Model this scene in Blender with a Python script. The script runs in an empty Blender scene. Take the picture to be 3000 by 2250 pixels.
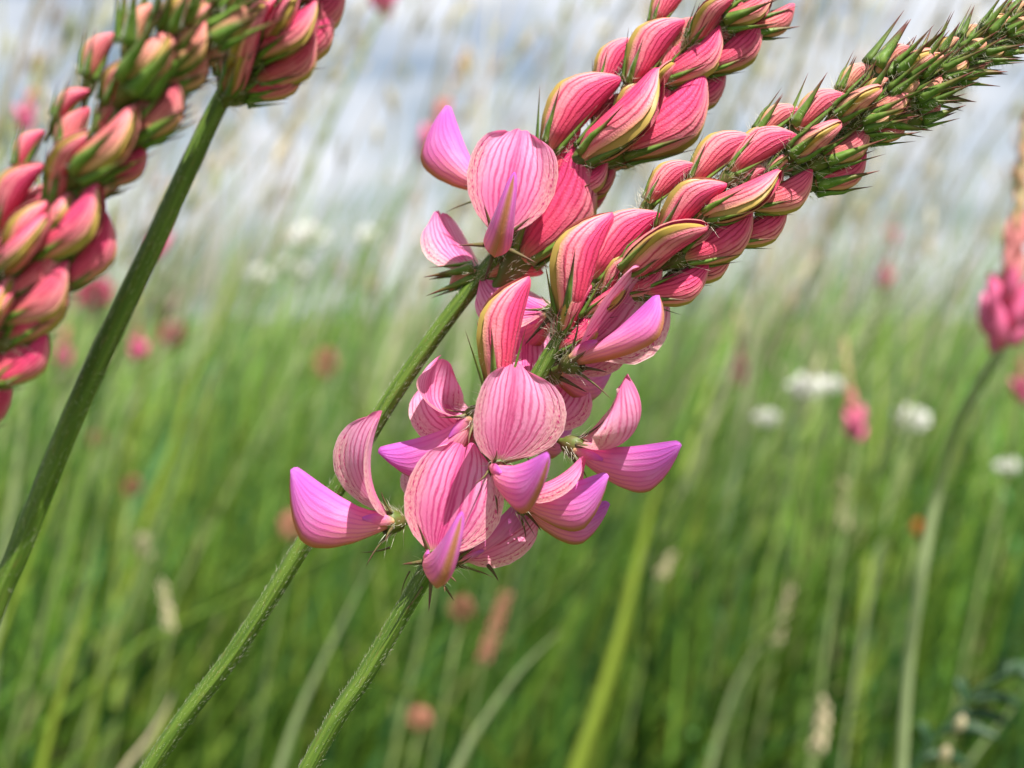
import bpy, math, random
import numpy as np
from mathutils import Vector, Matrix, Euler

random.seed(7)
rng = np.random.default_rng(11)
scene = bpy.context.scene
COL = scene.collection
MM = 0.001

# ------------------------------------------------------------------ camera
CAM_H = 0.40
PITCH = math.radians(3.0)
FOC, SENSOR = 45.0, 36.0
FPX = 3000 * FOC / SENSOR            # focal length in photograph pixels
FD = 0.155                           # focus distance
cam_data = bpy.data.cameras.new('camera')
cam = bpy.data.objects.new('camera', cam_data)
COL.objects.link(cam)
cam.location = (0, 0, CAM_H)
cam.rotation_euler = (math.pi / 2 - PITCH, 0, 0)
cam_data.lens = FOC
cam_data.sensor_width = SENSOR
cam_data.clip_start = 0.005
cam_data.clip_end = 3000
cam_data.dof.use_dof = True
cam_data.dof.focus_distance = FD
cam_data.dof.aperture_fstop = 15
scene.camera = cam

# ------------------------------------------------------------------ sky, sun, exposure
SUN_DIR = Vector((0.27, -0.36, 0.89)).normalized()      # towards the sun
SUN_EL = math.asin(SUN_DIR.z)
SUN_AZ = math.atan2(SUN_DIR.x, SUN_DIR.y)
world = bpy.data.worlds.new('World')
scene.world = world
world.use_nodes = True
wn, wl = world.node_tree.nodes, world.node_tree.links
wn.clear()
w_out = wn.new('ShaderNodeOutputWorld')
w_bg = wn.new('ShaderNodeBackground')
w_sky = wn.new('ShaderNodeTexSky')
w_sky.sky_type = 'NISHITA'
w_sky.sun_disc = False
w_sky.sun_elevation = SUN_EL
w_sky.sun_rotation = SUN_AZ
w_sky.dust_density = 1.5
w_bg.inputs['Strength'].default_value = 0.05
# broken white cloud over the whole sky
w_tc = wn.new('ShaderNodeTexCoord')
w_map = wn.new('ShaderNodeMapping'); w_map.inputs['Scale'].default_value = (1.0, 1.0, 2.6)
w_noise = wn.new('ShaderNodeTexNoise')
w_noise.inputs['Scale'].default_value = 5.0
w_noise.inputs['Detail'].default_value = 7
w_noise.inputs['Roughness'].default_value = 0.55
w_ramp = wn.new('ShaderNodeValToRGB')
w_ramp.color_ramp.elements[0].position = 0.37
w_ramp.color_ramp.elements[1].position = 0.58
w_mix = wn.new('ShaderNodeMix'); w_mix.data_type = 'RGBA'
w_mix.inputs['B'].default_value = (9.0, 9.3, 10.0, 1)
wl.new(w_tc.outputs['Generated'], w_map.inputs['Vector'])
wl.new(w_map.outputs['Vector'], w_noise.inputs['Vector'])
wl.new(w_noise.outputs['Fac'], w_ramp.inputs['Fac'])
wl.new(w_ramp.outputs['Color'], w_mix.inputs['Factor'])
wl.new(w_sky.outputs['Color'], w_mix.inputs['A'])
wl.new(w_mix.outputs['Result'], w_bg.inputs['Color'])
wl.new(w_bg.outputs['Background'], w_out.inputs['Surface'])

sun_data = bpy.data.lights.new('sun', 'SUN')
sun_data.energy = 5.0
sun_data.angle = math.radians(0.6)
sun_data.color = (1.0, 0.95, 0.87)
sun = bpy.data.objects.new('sun', sun_data)
COL.objects.link(sun)
sun.rotation_euler = SUN_DIR.to_track_quat('Z', 'Y').to_euler()
sun.location = (1, -1, 3)

scene.view_settings.view_transform = 'Standard'
scene.view_settings.look = 'None'
scene.view_settings.exposure = 1.08
scene.view_settings.gamma = 1
scene.render.engine = 'CYCLES'
scene.cycles.use_denoising = True
scene.cycles.max_bounces = 8
scene.cycles.transmission_bounces = 6

# ------------------------------------------------------------------ picture <-> world
RX = Vector((1, 0, 0))
RY = Vector((0, math.sin(PITCH), math.cos(PITCH)))       # image up
RZ = Vector((0, -math.cos(PITCH), math.sin(PITCH)))      # towards the camera
CAMP = Vector((0, 0, CAM_H))
PXM = FD / FPX                                            # metres per photograph pixel at the focus distance


def at(px, py, depth):
    return CAMP + RX * ((px - 1500) / FPX * depth) - RY * ((py - 1125) / FPX * depth) - RZ * depth


def P(px, py, z=0.0, depth=FD):
    """photograph pixel, z towards the camera in pixel units"""
    return at(px, py, depth - z * PXM)


def V3(x, y, z):
    return RX * x + RY * y + RZ * z

# ------------------------------------------------------------------ node helpers
def new_mat(name):
    m = bpy.data.materials.new(name)
    m.use_nodes = True
    m.node_tree.nodes.clear()
    return m


class N:
    """tiny wrapper for math on sockets"""
    def __init__(self, mat):
        self.t = mat.node_tree

    def node(self, kind, **kw):
        n = self.t.nodes.new(kind)
        for k, v in kw.items():
            setattr(n, k, v)
        return n

    def link(self, a, b):
        self.t.links.new(a, b)

    def m(self, op, a, b=None, c=None, clamp=False):
        n = self.node('ShaderNodeMath', operation=op, use_clamp=clamp)
        for i, x in enumerate((a, b, c)):
            if x is None:
                continue
            if isinstance(x, (int, float)):
                n.inputs[i].default_value = x
            else:
                self.link(x, n.inputs[i])
        return n.outputs[0]

    def smooth(self, x, lo, hi):
        n = self.node('ShaderNodeMapRange', interpolation_type='SMOOTHSTEP')
        self.link(x, n.inputs['Value'])
        n.inputs['From Min'].default_value = lo
        n.inputs['From Max'].default_value = hi
        return n.outputs['Result']

    def mix(self, f, a, b):
        n = self.node('ShaderNodeMix', data_type='RGBA')
        for k, x in (('Factor', f), ('A', a), ('B', b)):
            s = n.inputs[k]
            if isinstance(x, (int, float)):
                s.default_value = x
            elif isinstance(x, tuple):
                s.default_value = (*x, 1)
            else:
                self.link(x, s)
        return n.outputs['Result']

    def uv(self):
        n = self.node('ShaderNodeUVMap', uv_map='UVMap')
        s = self.node('ShaderNodeSeparateXYZ')
        self.link(n.outputs['UV'], s.inputs[0])
        return n.outputs['UV'], s.outputs['X'], s.outputs['Y']

    def noise(self, vec=None, scale=5, detail=3, rough=0.5, stretch=None):
        n = self.node('ShaderNodeTexNoise')
        n.inputs['Scale'].default_value = scale
        n.inputs['Detail'].default_value = detail
        n.inputs['Roughness'].default_value = rough
        if vec is None:
            vec = self.node('ShaderNodeTexCoord').outputs['Object']
        if stretch:
            mp = self.node('ShaderNodeMapping')
            mp.inputs['Scale'].default_value = stretch
            self.link(vec, mp.inputs['Vector'])
            vec = mp.outputs['Vector']
        self.link(vec, n.inputs['Vector'])
        return n.outputs['Fac']

    def out(self, color, rough=0.5, trans=0.3, spec=0.4, bump=None, bump_s=0.2, bump_d=0.0002, sheen=0.0, tcol=None):
        o = self.node('ShaderNodeOutputMaterial')
        p = self.node('ShaderNodeBsdfPrincipled')
        p.inputs['Roughness'].default_value = rough
        p.inputs['Specular IOR Level'].default_value = spec
        if sheen:
            p.inputs['Sheen Weight'].default_value = sheen
            p.inputs['Sheen Roughness'].default_value = 0.4
        if isinstance(color, tuple):
            p.inputs['Base Color'].default_value = (*color, 1)
        else:
            self.link(color, p.inputs['Base Color'])
        nrm = None
        if bump is not None:
            b = self.node('ShaderNodeBump')
            b.inputs['Strength'].default_value = bump_s
            b.inputs['Distance'].default_value = bump_d
            self.link(bump, b.inputs['Height'])
            self.link(b.outputs[0], p.inputs['Normal'])
        if trans > 0:
            t = self.node('ShaderNodeBsdfTranslucent')
            c = tcol if tcol is not None else color
            if isinstance(c, tuple):
                t.inputs['Color'].default_value = (*c, 1)
            else:
                self.link(c, t.inputs['Color'])
            mx = self.node('ShaderNodeMixShader')
            mx.inputs[0].default_value = trans
            self.link(p.outputs[0], mx.inputs[1])
            self.link(t.outputs[0], mx.inputs[2])
            self.link(mx.outputs[0], o.inputs['Surface'])
        else:
            self.link(p.outputs[0], o.inputs['Surface'])


def rnd_of(n):
    return n.node('ShaderNodeObjectInfo').outputs['Random']


def obj_col(n):
    s = n.node('ShaderNodeSeparateColor')
    n.link(n.node('ShaderNodeObjectInfo').outputs['Color'], s.inputs[0])
    return s.outputs['Red'], s.outputs['Green'], s.outputs['Blue']


def veins(n, uvv, u, v, count, lo, hi):
    """lines of constant u, wandering slightly; returns 0..1 line mask"""
    nz = n.noise(uvv, 5, 3, 0.5, stretch=(2.2, 0.8, 1))
    w = n.m('MULTIPLY', n.m('SUBTRACT', nz, 0.5), 0.06)
    x = n.m('MULTIPLY', n.m('ADD', u, w), count)
    f = n.m('ABSOLUTE', n.m('SUBTRACT', n.m('FRACT', x), 0.5))
    return n.smooth(n.m('MULTIPLY', f, 2), lo, hi)


def make_banner_mat():
    mt = new_mat('banner_petal'); n = N(mt)
    uvv, u, v = n.uv()
    side = n.m('MULTIPLY', n.m('ABSOLUTE', n.m('SUBTRACT', u, 0.5)), 2)
    line = veins(n, uvv, u, v, 15, 0.46, 0.90)
    vary = n.noise(uvv, 1.0, 2, 0.5, stretch=(9, 1.5, 1))
    line = n.m('MULTIPLY', line, n.smooth(vary, 0.25, 0.6))
    mid = n.m('SUBTRACT', 1.0, n.smooth(side, 0.0, 0.05))
    line = n.m('MAXIMUM', line, n.m('MULTIPLY', mid, 0.8))
    fine = n.noise(uvv, 48, 2, 0.6, stretch=(1.6, 0.5, 1))
    speck = n.smooth(fine, 0.47, 0.58)
    blotch = n.noise(uvv, 4, 3, 0.5)
    # pale, freckled flanks in the lower two thirds of the petal
    flank = n.m('MULTIPLY', n.smooth(n.m('ADD', side, n.m('MULTIPLY', n.m('SUBTRACT', blotch, .5), 0.5)), 0.42, 0.95),
                n.m('SUBTRACT', 1.0, n.smooth(v, 0.62, 0.92)))
    body = n.mix(n.smooth(n.m('ADD', v, n.m('MULTIPLY', n.m('SUBTRACT', blotch, .5), .5)), 0.1, 0.75),
                 (0.91, 0.20, 0.46), (0.93, 0.34, 0.62))
    body = n.mix(n.m('MULTIPLY', n.m('SUBTRACT', 1.0, n.smooth(side, 0.0, 0.35)), 0.6), body, (0.90, 0.11, 0.40))
    body = n.mix(n.smooth(v, 0.86, 1.0), body, (0.88, 0.14, 0.40))
    body = n.mix(flank, body, (0.88, 0.46, 0.48))
    lm = n.m('MULTIPLY', line, n.m('SUBTRACT', 1.0, n.m('MULTIPLY', flank, n.m('SUBTRACT', 1.0, speck))))
    lm = n.m('MULTIPLY', lm, n.m('SUBTRACT', 1.0, n.smooth(v, 0.9, 1.0)))
    lm = n.m('ADD', n.m('MULTIPLY', lm, 0.8), n.m('MULTIPLY', n.m('MULTIPLY', flank, speck), 0.5), clamp=True)
    c = n.mix(lm, body, (0.64, 0.010, 0.19))
    c = n.mix(n.m('SUBTRACT', 1.0, n.smooth(v, 0.03, 0.14)), c, (0.86, 0.50, 0.36))
    c = n.mix(n.smooth(side, 0.965, 1.0), c, (0.90, 0.55, 0.58))
    hsv = n.node('ShaderNodeHueSaturation')
    n.link(c, hsv.inputs['Color'])
    n.link(n.m('ADD', 0.92, n.m('MULTIPLY', rnd_of(n), 0.14)), hsv.inputs['Value'])
    n.link(n.m('ADD', 0.92, n.m('MULTIPLY', rnd_of(n), 0.12)), hsv.inputs['Saturation'])
    n.out(hsv.outputs[0], 0.46, 0.40, 0.35, bump=n.m('SUBTRACT', fine, n.m('MULTIPLY', line, 0.8)), bump_s=0.5, bump_d=0.0002, sheen=0.04)
    return mt


def make_keel_mat():
    mt = new_mat('keel_petal'); n = N(mt)
    uvv, u, v = n.uv()          # u 0 ventral .. 1 dorsal
    line = veins(n, uvv, u, v, 9, 0.35, 1.0)
    nz = n.noise(uvv, 3, 3, 0.5)
    fine = n.noise(uvv, 70, 2, 0.6)
    g = n.m('ADD', n.m('MULTIPLY', v, 0.75), n.m('ADD', n.m('MULTIPLY', u, 0.35), n.m('MULTIPLY', n.m('SUBTRACT', nz, .5), .25)))
    c = n.mix(n.smooth(g, 0.25, 0.62), (0.88, 0.36, 0.38), (0.88, 0.22, 0.50))
    c = n.mix(n.smooth(g, 0.48, 0.98), c, (0.62, 0.15, 0.68))
    c = n.mix(n.m('MULTIPLY', line, 0.42), c, (0.62, 0.07, 0.40))
    pale = n.m('MULTIPLY', n.smooth(nz, 0.45, 0.75), 0.35)
    c = n.mix(pale, c, (0.92, 0.50, 0.72))
    c = n.mix(n.m('MULTIPLY', n.m('SUBTRACT', 1.0, n.smooth(u, 0.02, 0.17)), 0.9), c, (0.42, 0.20, 0.04))
    c = n.mix(n.m('SUBTRACT', 1.0, n.smooth(v, 0.03, 0.22)), c, (0.80, 0.48, 0.26))
    n.out(c, 0.45, 0.38, 0.35, bump=n.m('ADD', fine, n.m('MULTIPLY', line, 0.5)), bump_s=0.4, bump_d=0.0002, sheen=0.04)
    return mt


def make_bud_mat():
    mt = new_mat('bud_petal'); n = N(mt)
    uvv, u, v = n.uv()
    age, _, _ = obj_col(n)      # 1 = ripe pink, 0 = young and cream
    side = n.m('MULTIPLY', n.m('ABSOLUTE', n.m('SUBTRACT', u, 0.5)), 2)   # 0 fold, 1 free margin
    line = veins(n, uvv, u, v, 15, 0.48, 0.92)
    vary = n.noise(uvv, 1.0, 2, 0.5, stretch=(9, 1.5, 1))
    line = n.m('MULTIPLY', line, n.smooth(vary, 0.28, 0.6))
    nz = n.noise(uvv, 4, 3, 0.5)
    fine = n.noise(uvv, 60, 2, 0.6)
    pink = n.mix(n.smooth(n.m('ADD', v, n.m('MULTIPLY', n.m('SUBTRACT', nz, .5), .5)), 0.2, 0.9), (0.62, 0.055, 0.12), (0.72, 0.05, 0.19))
    pink = n.mix(n.m('MULTIPLY', n.smooth(n.m('ADD', side, nz), 0.95, 1.35), 0.45), pink, (0.90, 0.42, 0.42))
    young = n.mix(n.smooth(v, 0.4, 0.95), (0.42, 0.42, 0.13), (0.70, 0.32, 0.20))
    c = n.mix(age, young, pink)
    c = n.mix(n.m('MULTIPLY', n.smooth(n.m('SUBTRACT', v, n.m('MULTIPLY', side, 0.18)), 0.74, 0.98), n.m('ADD', .15, n.m('MULTIPLY', age, .75))), c, (0.74, 0.03, 0.15))
    lm = n.m('MULTIPLY', line, n.m('ADD', 0.28, n.m('MULTIPLY', age, 0.58)))
    lm = n.m('MULTIPLY', lm, n.m('SUBTRACT', 1.0, n.m('MULTIPLY', n.smooth(v, 0.85, 1.0), .8)))
    c = n.mix(lm, c, (0.40, 0.008, 0.06))
    c = n.mix(n.m('SUBTRACT', 1.0, n.smooth(v, 0.0, 0.28)), c, (0.50, 0.30, 0.14))
    c = n.mix(n.m('MULTIPLY', n.smooth(side, 0.9, 1.0), 0.5), c, (0.62, 0.42, 0.16))
    hsv = n.node('ShaderNodeHueSaturation')
    n.link(c, hsv.inputs['Color'])
    n.link(n.m('ADD', 0.86, n.m('MULTIPLY', rnd_of(n), 0.2)), hsv.inputs['Value'])
    n.out(hsv.outputs[0], 0.5, 0.10, 0.3, bump=n.m('SUBTRACT', n.m('MULTIPLY', fine, 0.8), line), bump_s=0.5, bump_d=0.00025, sheen=0.04)
    return mt


def make_budkeel_mat():
    mt = new_mat('bud_keel'); n = N(mt)
    uvv, u, v = n.uv()
    nz = n.noise(uvv, 6, 3, 0.5)
    c = n.mix(n.smooth(v, 0.1, 0.6), (0.32, 0.24, 0.07), (0.48, 0.38, 0.07))
    c = n.mix(n.m('MULTIPLY', nz, 0.6), c, (0.42, 0.16, 0.08))
    n.out(c, 0.42, 0.2, 0.4, sheen=0.1)
    return mt


def make_green(name, base, dark, tip=None, trans=0.15, hue_var=0.2, scale=900):
    """green tissue; v runs 0 at the base to 1 at the tip"""
    mt = new_mat(name); n = N(mt)
    uvv, u, v = n.uv()
    nz = n.noise(None, scale, 3, 0.55)
    c = n.mix(n.smooth(nz, 0.35, 0.68), base, dark)
    if tip:
        c = n.mix(n.smooth(n.m('ADD', v, n.m('MULTIPLY', n.m('SUBTRACT', nz, .5), .4)), 0.42, 0.85), c, tip)
    hsv = n.node('ShaderNodeHueSaturation')
    n.link(c, hsv.inputs['Color'])
    n.link(n.m('ADD', 1 - hue_var, n.m('MULTIPLY', rnd_of(n), hue_var * 2)), hsv.inputs['Value'])
    n.out(hsv.outputs[0], 0.5, trans, 0.35, bump=nz, bump_s=0.3, bump_d=0.0002, sheen=0.08)
    return mt


def make_stem_mat():
    mt = new_mat('stem_green'); n = N(mt)
    uvv, u, v = n.uv()
    rib = n.noise(uvv, 1.0, 3, 0.5, stretch=(14, 0.5, 1))
    spot = n.noise(uvv, 1.0, 4, 0.6, stretch=(26, 3.0, 1))
    c = n.mix(n.smooth(rib, 0.35, 0.65), (0.05, 0.10, 0.009), (0.10, 0.165, 0.02))
    c = n.mix(n.m('MULTIPLY', n.smooth(spot, 0.55, 0.72), 0.5), c, (0.15, 0.09, 0.03))
    n.out(c, 0.5, 0.0, 0.35, bump=rib, bump_s=0.5, bump_d=0.0003, sheen=0.03)
    return mt


def make_plain(name, col, rough=0.6, trans=0.0, var=0.15, scale=300):
    mt = new_mat(name); n = N(mt)
    nz = n.noise(None, scale, 3, 0.5)
    d = tuple(x * (1 - var * 2.2) for x in col); b = tuple(min(1, x * (1 + var)) for x in col)
    c = n.mix(nz, d, b)
    n.out(c, rough, trans, 0.3)
    return mt


def make_attr_mat(name, rough=0.5, trans=0.4, spec=0.3):
    mt = new_mat(name); n = N(mt)
    a = n.node('ShaderNodeAttribute', attribute_name='Col')
    n.out(a.outputs['Color'], rough, trans, spec)
    return mt


M_BANNER = make_banner_mat()
M_KEEL = make_keel_mat()
M_BUD = make_bud_mat()
M_BUDKEEL = make_budkeel_mat()
M_CALYX = make_green('calyx_green', (0.085, 0.13, 0.018), (0.12, 0.10, 0.03), None)
M_TOOTH = make_green('calyx_tooth', (0.085, 0.17, 0.018), (0.14, 0.22, 0.035), (0.13, 0.03, 0.022))
M_TOOTH_OLD = make_green('calyx_tooth_old', (0.12, 0.13, 0.04), (0.15, 0.10, 0.045), (0.13, 0.05, 0.035))
M_STEM = make_stem_mat()
M_HAIR = make_plain('plant_hair', (0.80, 0.78, 0.66), 0.4, 0.35, 0.05)
M_STAMEN = make_plain('stamen', (0.62, 0.50, 0.16), 0.5, 0.2)
M_WITHER = make_plain('withered_petal', (0.22, 0.09, 0.06), 0.7, 0.1, 0.3, 900)

# ------------------------------------------------------------------ mesh helpers
def mesh_from(name, verts, faces, uvs=None, mat=None, smooth=True, cols=None):
    me = bpy.data.meshes.new(name)
    me.from_pydata([tuple(v) for v in verts], [], faces)
    if uvs is not None:
        uvl = me.uv_layers.new(name='UVMap')
        idx = np.empty(len(me.loops), dtype=np.int32)
        me.loops.foreach_get('vertex_index', idx)
        uvl.data.foreach_set('uv', np.asarray(uvs, dtype=np.float32)[idx].ravel())
    if cols is not None:
        a = me.color_attributes.new('Col', 'FLOAT_COLOR', 'POINT')
        c = np.ones((len(verts), 4), dtype=np.float32); c[:, :3] = cols
        a.data.foreach_set('color', c.ravel())
    if smooth:
        me.polygons.foreach_set('use_smooth', np.ones(len(me.polygons), dtype=bool))
    if mat:
        me.materials.append(mat)
    return me


def sheet(fn, nu, nv, closed=False):
    """grid of fn(u, v), u and v in 0..1; returns verts, faces, uvs"""
    vs, uv, fs = [], [], []
    for j in range(nv + 1):
        for i in range(nu + 1):
            u, v = i / nu, j / nv
            vs.append(fn(u, v)); uv.append((u, v))
    for j in range(nv):
        for i in range(nu):
            a = j * (nu + 1) + i
            fs.append((a, a + 1, a + nu + 2, a + nu + 1))
    return vs, fs, uv


def join(parts):
    V, F, U = [], [], []
    for v, f, u in parts:
        o = len(V); V += list(v); U += list(u)
        F += [tuple(i + o for i in q) for q in f]
    return V, F, U


def interp(t, pts):
    xs = [p[0] for p in pts]
    return [float(np.interp(t, xs, [p[k] for p in pts])) for k in range(1, len(pts[0]))]


def spline(pts, n):
    """Catmull-Rom through points"""
    pts = [Vector(p) for p in pts]
    ext = [pts[0] * 2 - pts[1]] + pts + [pts[-1] * 2 - pts[-2]]
    out = []
    for i in range(len(pts) - 1):
        p0, p1, p2, p3 = ext[i:i + 4]
        for k in range(n):
            t = k / n
            out.append(0.5 * ((2 * p1) + (p2 - p0) * t + (2 * p0 - 5 * p1 + 4 * p2 - p3) * t * t + (3 * p1 - p0 - 3 * p2 + p3) * t ** 3))
    out.append(pts[-1])
    return out


def smooth_curve(pts, n):
    c = spline([Vector((*p, 0)) if len(p) == 2 else p for p in pts], n)
    return c


def tube(path, radii, sides=12, rib=0.0, cap=True, vscale=None):
    vs, fs, uv = [], [], []
    n = len(path)
    ref = Vector((0.3, -1, 0.2)).normalized()
    L = 0.0
    for i, p in enumerate(path):
        t = (path[min(i + 1, n - 1)] - path[max(i - 1, 0)]).normalized()
        x = (ref - t * ref.dot(t)).normalized()
        y = t.cross(x)
        ref = x
        if i:
            L += (p - path[i - 1]).length
        vv = i / (n - 1) if vscale is None else L * vscale
        for k in range(sides + 1):
            a = 2 * math.pi * k / sides
            r = radii[i] * (1 + rib * math.cos(a * 5))
            vs.append(p + x * (r * math.cos(a)) + y * (r * math.sin(a))); uv.append((k / sides, vv))
    for i in range(n - 1):
        for k in range(sides):
            a = i * (sides + 1) + k
            fs.append((a, a + 1, a + sides + 2, a + sides + 1))
    if cap:
        for i in (0, n - 1):
            c = len(vs); vs.append(path[i]); uv.append((0.5, 0 if i == 0 else 1))
            b = i * (sides + 1)
            for k in range(sides):
                fs.append((b + k, b + k + 1, c) if i else (b + k + 1, b + k, c))
    return vs, fs, uv


def obj(name, me, parent=None, mw=None):
    o = bpy.data.objects.new(name, me)
    COL.objects.link(o)
    if parent is not None:
        o.parent = parent
    if mw is not None:
        o.matrix_local = mw
    return o


def tag(o, label, cat, group=None, kind=None):
    if label: o['label'] = label
    if cat: o['category'] = cat
    if group: o['group'] = group
    if kind: o['kind'] = kind
    return o


def empty(name, loc=(0, 0, 0)):
    o = bpy.data.objects.new(name, None)
    o.empty_display_size = 0.01
    COL.objects.link(o)
    o.location = loc
    return o

# ------------------------------------------------------------------ flower pieces (local: x forward, z to the back petal, metres)
W_PROF = [(0, .13), (.08, .24), (.2, .60), (.35, .88), (.5, 1.0), (.65, 1.0), (.78, .92), (.88, .78), (.95, .60), (1, .40)]


def banner_mesh(L=12.6, W=5.7, th0=30, th1=92, curl0=0.5, curl1=0.9, crease=0.35, roll=0.0, seed=0, x0=1.6, z0=0.6, notch=0.04, bendpow=1.0, tw=0.0):
    r = np.random.default_rng(seed)
    ph = r.uniform(0, 6.28, 6)
    n = 60
    mid = [(x0, z0)]
    ths = []
    for i in range(n + 1):
        s = i / n
        e = s ** bendpow
        e = e * e * (3 - 2 * e)
        ths.append(math.radians(th0 + (th1 - th0) * e))
    for i in range(n):
        a = ths[i]
        mid.append((mid[-1][0] + math.cos(a) * L / n, mid[-1][1] + math.sin(a) * L / n))

    def f(u, v, off=0.0):
        x = u * 2 - 1
        s = v * (1 - 0.10 * x * x - notch * math.exp(-(x / 0.12) ** 2) + 0.02 * math.sin(x * 5 + ph[0]) * v)
        s = min(max(s, 0), 1)
        k = s * n; i = min(int(k), n - 1); fr = k - i
        mx = mid[i][0] * (1 - fr) + mid[i + 1][0] * fr
        mz = mid[i][1] * (1 - fr) + mid[i + 1][1] * fr
        th = ths[i] * (1 - fr) + ths[i + 1] * fr
        w = W * interp(v, W_PROF)[0]
        c = curl0 + (curl1 - curl0) * s
        if abs(c) < 1e-3: c = 1e-3
        a = x * c
        y = w * math.sin(a) / c
        nd = w * (1 - math.cos(a)) / c
        nd -= crease * math.exp(-abs(x) / 0.16) * math.sin(math.pi * min(1, v * 1.05)) * 0.6
        # margins lightly rolled and wavy
        nd += roll * W * max(0, abs(x) - 0.62) ** 2 * 4
        nd += 0.13 * math.sin(x * 6 + ph[1] + v * 4) * v + 0.10 * math.sin(x * 11 + ph[2]) * v * v + 0.12 * math.sin(v * 7 + ph[3] + 2 * x) * abs(x)
        nx, nz = math.sin(th), -math.cos(th)
        nd += off
        q = Vector(((mx + nx * nd), y, (mz + nz * nd))) * MM
        if tw:
            q = Matrix.Rotation(-math.radians(tw) * min(1, v * 3), 3, 'X') @ q
        return q
    return mesh_from('banner_petal', *sheet(f, 30, 26), mat=M_BANNER)


KEEL_V = [(0, 0, -.02), (.15, .16, -.085), (.35, .40, -.165), (.52, .62, -.20), (.66, .79, -.185), (.76, .90, -.12), (.85, .97, .04), (.93, 1.01, .28), (1, 1.0, .52)]
KEEL_D = [(0, 0, .05), (.15, .14, .09), (.35, .36, .17), (.52, .55, .28), (.66, .70, .385), (.76, .80, .46), (.85, .88, .52), (.93, .95, .565), (1, 1.0, .53)]
BUD_V = [(0, 0, -.04), (.15, .13, -.12), (.35, .33, -.205), (.52, .52, -.25), (.66, .69, -.235), (.76, .80, -.16), (.85, .89, -.04), (.93, .96, .11), (1, 1.0, .25)]
BUD_D = [(0, 0, .06), (.15, .14, .10), (.35, .35, .15), (.52, .53, .19), (.66, .68, .225), (.76, .79, .25), (.85, .88, .27), (.93, .95, .275), (1, 1.0, .25)]


def lens_mesh(name, L, T, cv, cd, mat, x0=1.2, vext=0.0, sc=1.0, tip_blunt=0.5):
    """closed pod shape from a side outline; u 0 ventral .. 1 dorsal on both flanks"""
    def mk(sgn):
        def f(u, v):
            vx, vz = interp(v, cv); dx, dz = interp(v, cd)
            h = u
            px = vx + (dx - vx) * h; pz = vz + (dz - vz) * h
            th = T * (math.sin(math.pi * min(1, 0.12 + 0.88 * v ** 0.75)) ** tip_blunt) * min(1, 0.35 + v * 2.5)
            y = th * (math.sin(math.pi * h ** 0.85) ** 0.75 if 0 < h < 1 else 0)
            if v >= 0.999: y = 0
            if h < 0.12: pz -= vext * math.sin(math.pi * v) * (1 - h / 0.12)
            return Vector((x0 + px * L * sc, sgn * y, pz * L * sc)) * MM
        v, fc, uv = sheet(f, 12, 22)
        if sgn < 0: fc = [q[::-1] for q in fc]
        return v, fc, uv
    return mesh_from(name, *join([mk(1), mk(-1)]), mat=mat)


def budbanner_mesh(L, T, open_=0.0, x0=1.2, seed=0, flare=0.0, cover=0.90):
    r = np.random.default_rng(seed); ph = r.uniform(0, 6.28, 4)

    def f(u, v):
        s = u * 2 - 1
        h = abs(s)
        vx, vz = interp(v, BUD_V); dx, dz = interp(v, BUD_D)
        cov = cover - 0.03 * math.sin(math.pi * v) - open_ * v
        k = h * cov
        px = dx + (vx - dx) * k; pz = dz + (vz - dz) * k
        th = T * (math.sin(math.pi * min(1, 0.12 + 0.88 * v ** 0.75)) ** 0.5) * min(1, 0.35 + v * 2.5)
        y = th * (math.sin(math.pi * min(.995, 0.02 + k * 0.99)) ** 0.62)
        y += 0.07 + flare * h * h * v
        if v >= 0.999: y *= 0.3
        if h < 0.02: y = 0
        y += 0.05 * math.sin(7 * v + ph[0] + 4 * h) * h
        return Vector((x0 + px * L * 1.02, math.copysign(y, s) if h > 0.02 else 0, pz * L * 1.03)) * MM
    return mesh_from('bud_banner', *sheet(f, 26, 20), mat=M_BUD)


def calyx_mesh(r1=1.35, l=2.3, ped=1.1, zsk=0.0):
    prof = [(-ped, .33), (-ped * .4, .36), (-0.05, .45), (.2, .62 * r1), (.7, .85 * r1), (1.4, r1), (l, r1 * 1.02), (l * 0.98, r1 * 0.9), (l * .5, r1 * .7)]
    path = prof
    vs, fs, uv = [], [], []
    S = 14
    for i, (x, rr) in enumerate(prof):
        for k in range(S + 1):
            a = 2 * math.pi * k / S
            vs.append(Vector((x, rr * 0.85 * math.sin(a), rr * math.cos(a) + 0.12)) * MM); uv.append((k / S, min(1, i / 6) * .4))
    for i in range(len(prof) - 1):
        for k in range(S):
            a = i * (S + 1) + k
            fs.append((a, a + 1, a + S + 2, a + S + 1))
    return mesh_from('calyx', vs, fs, uv, M_CALYX)


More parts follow.
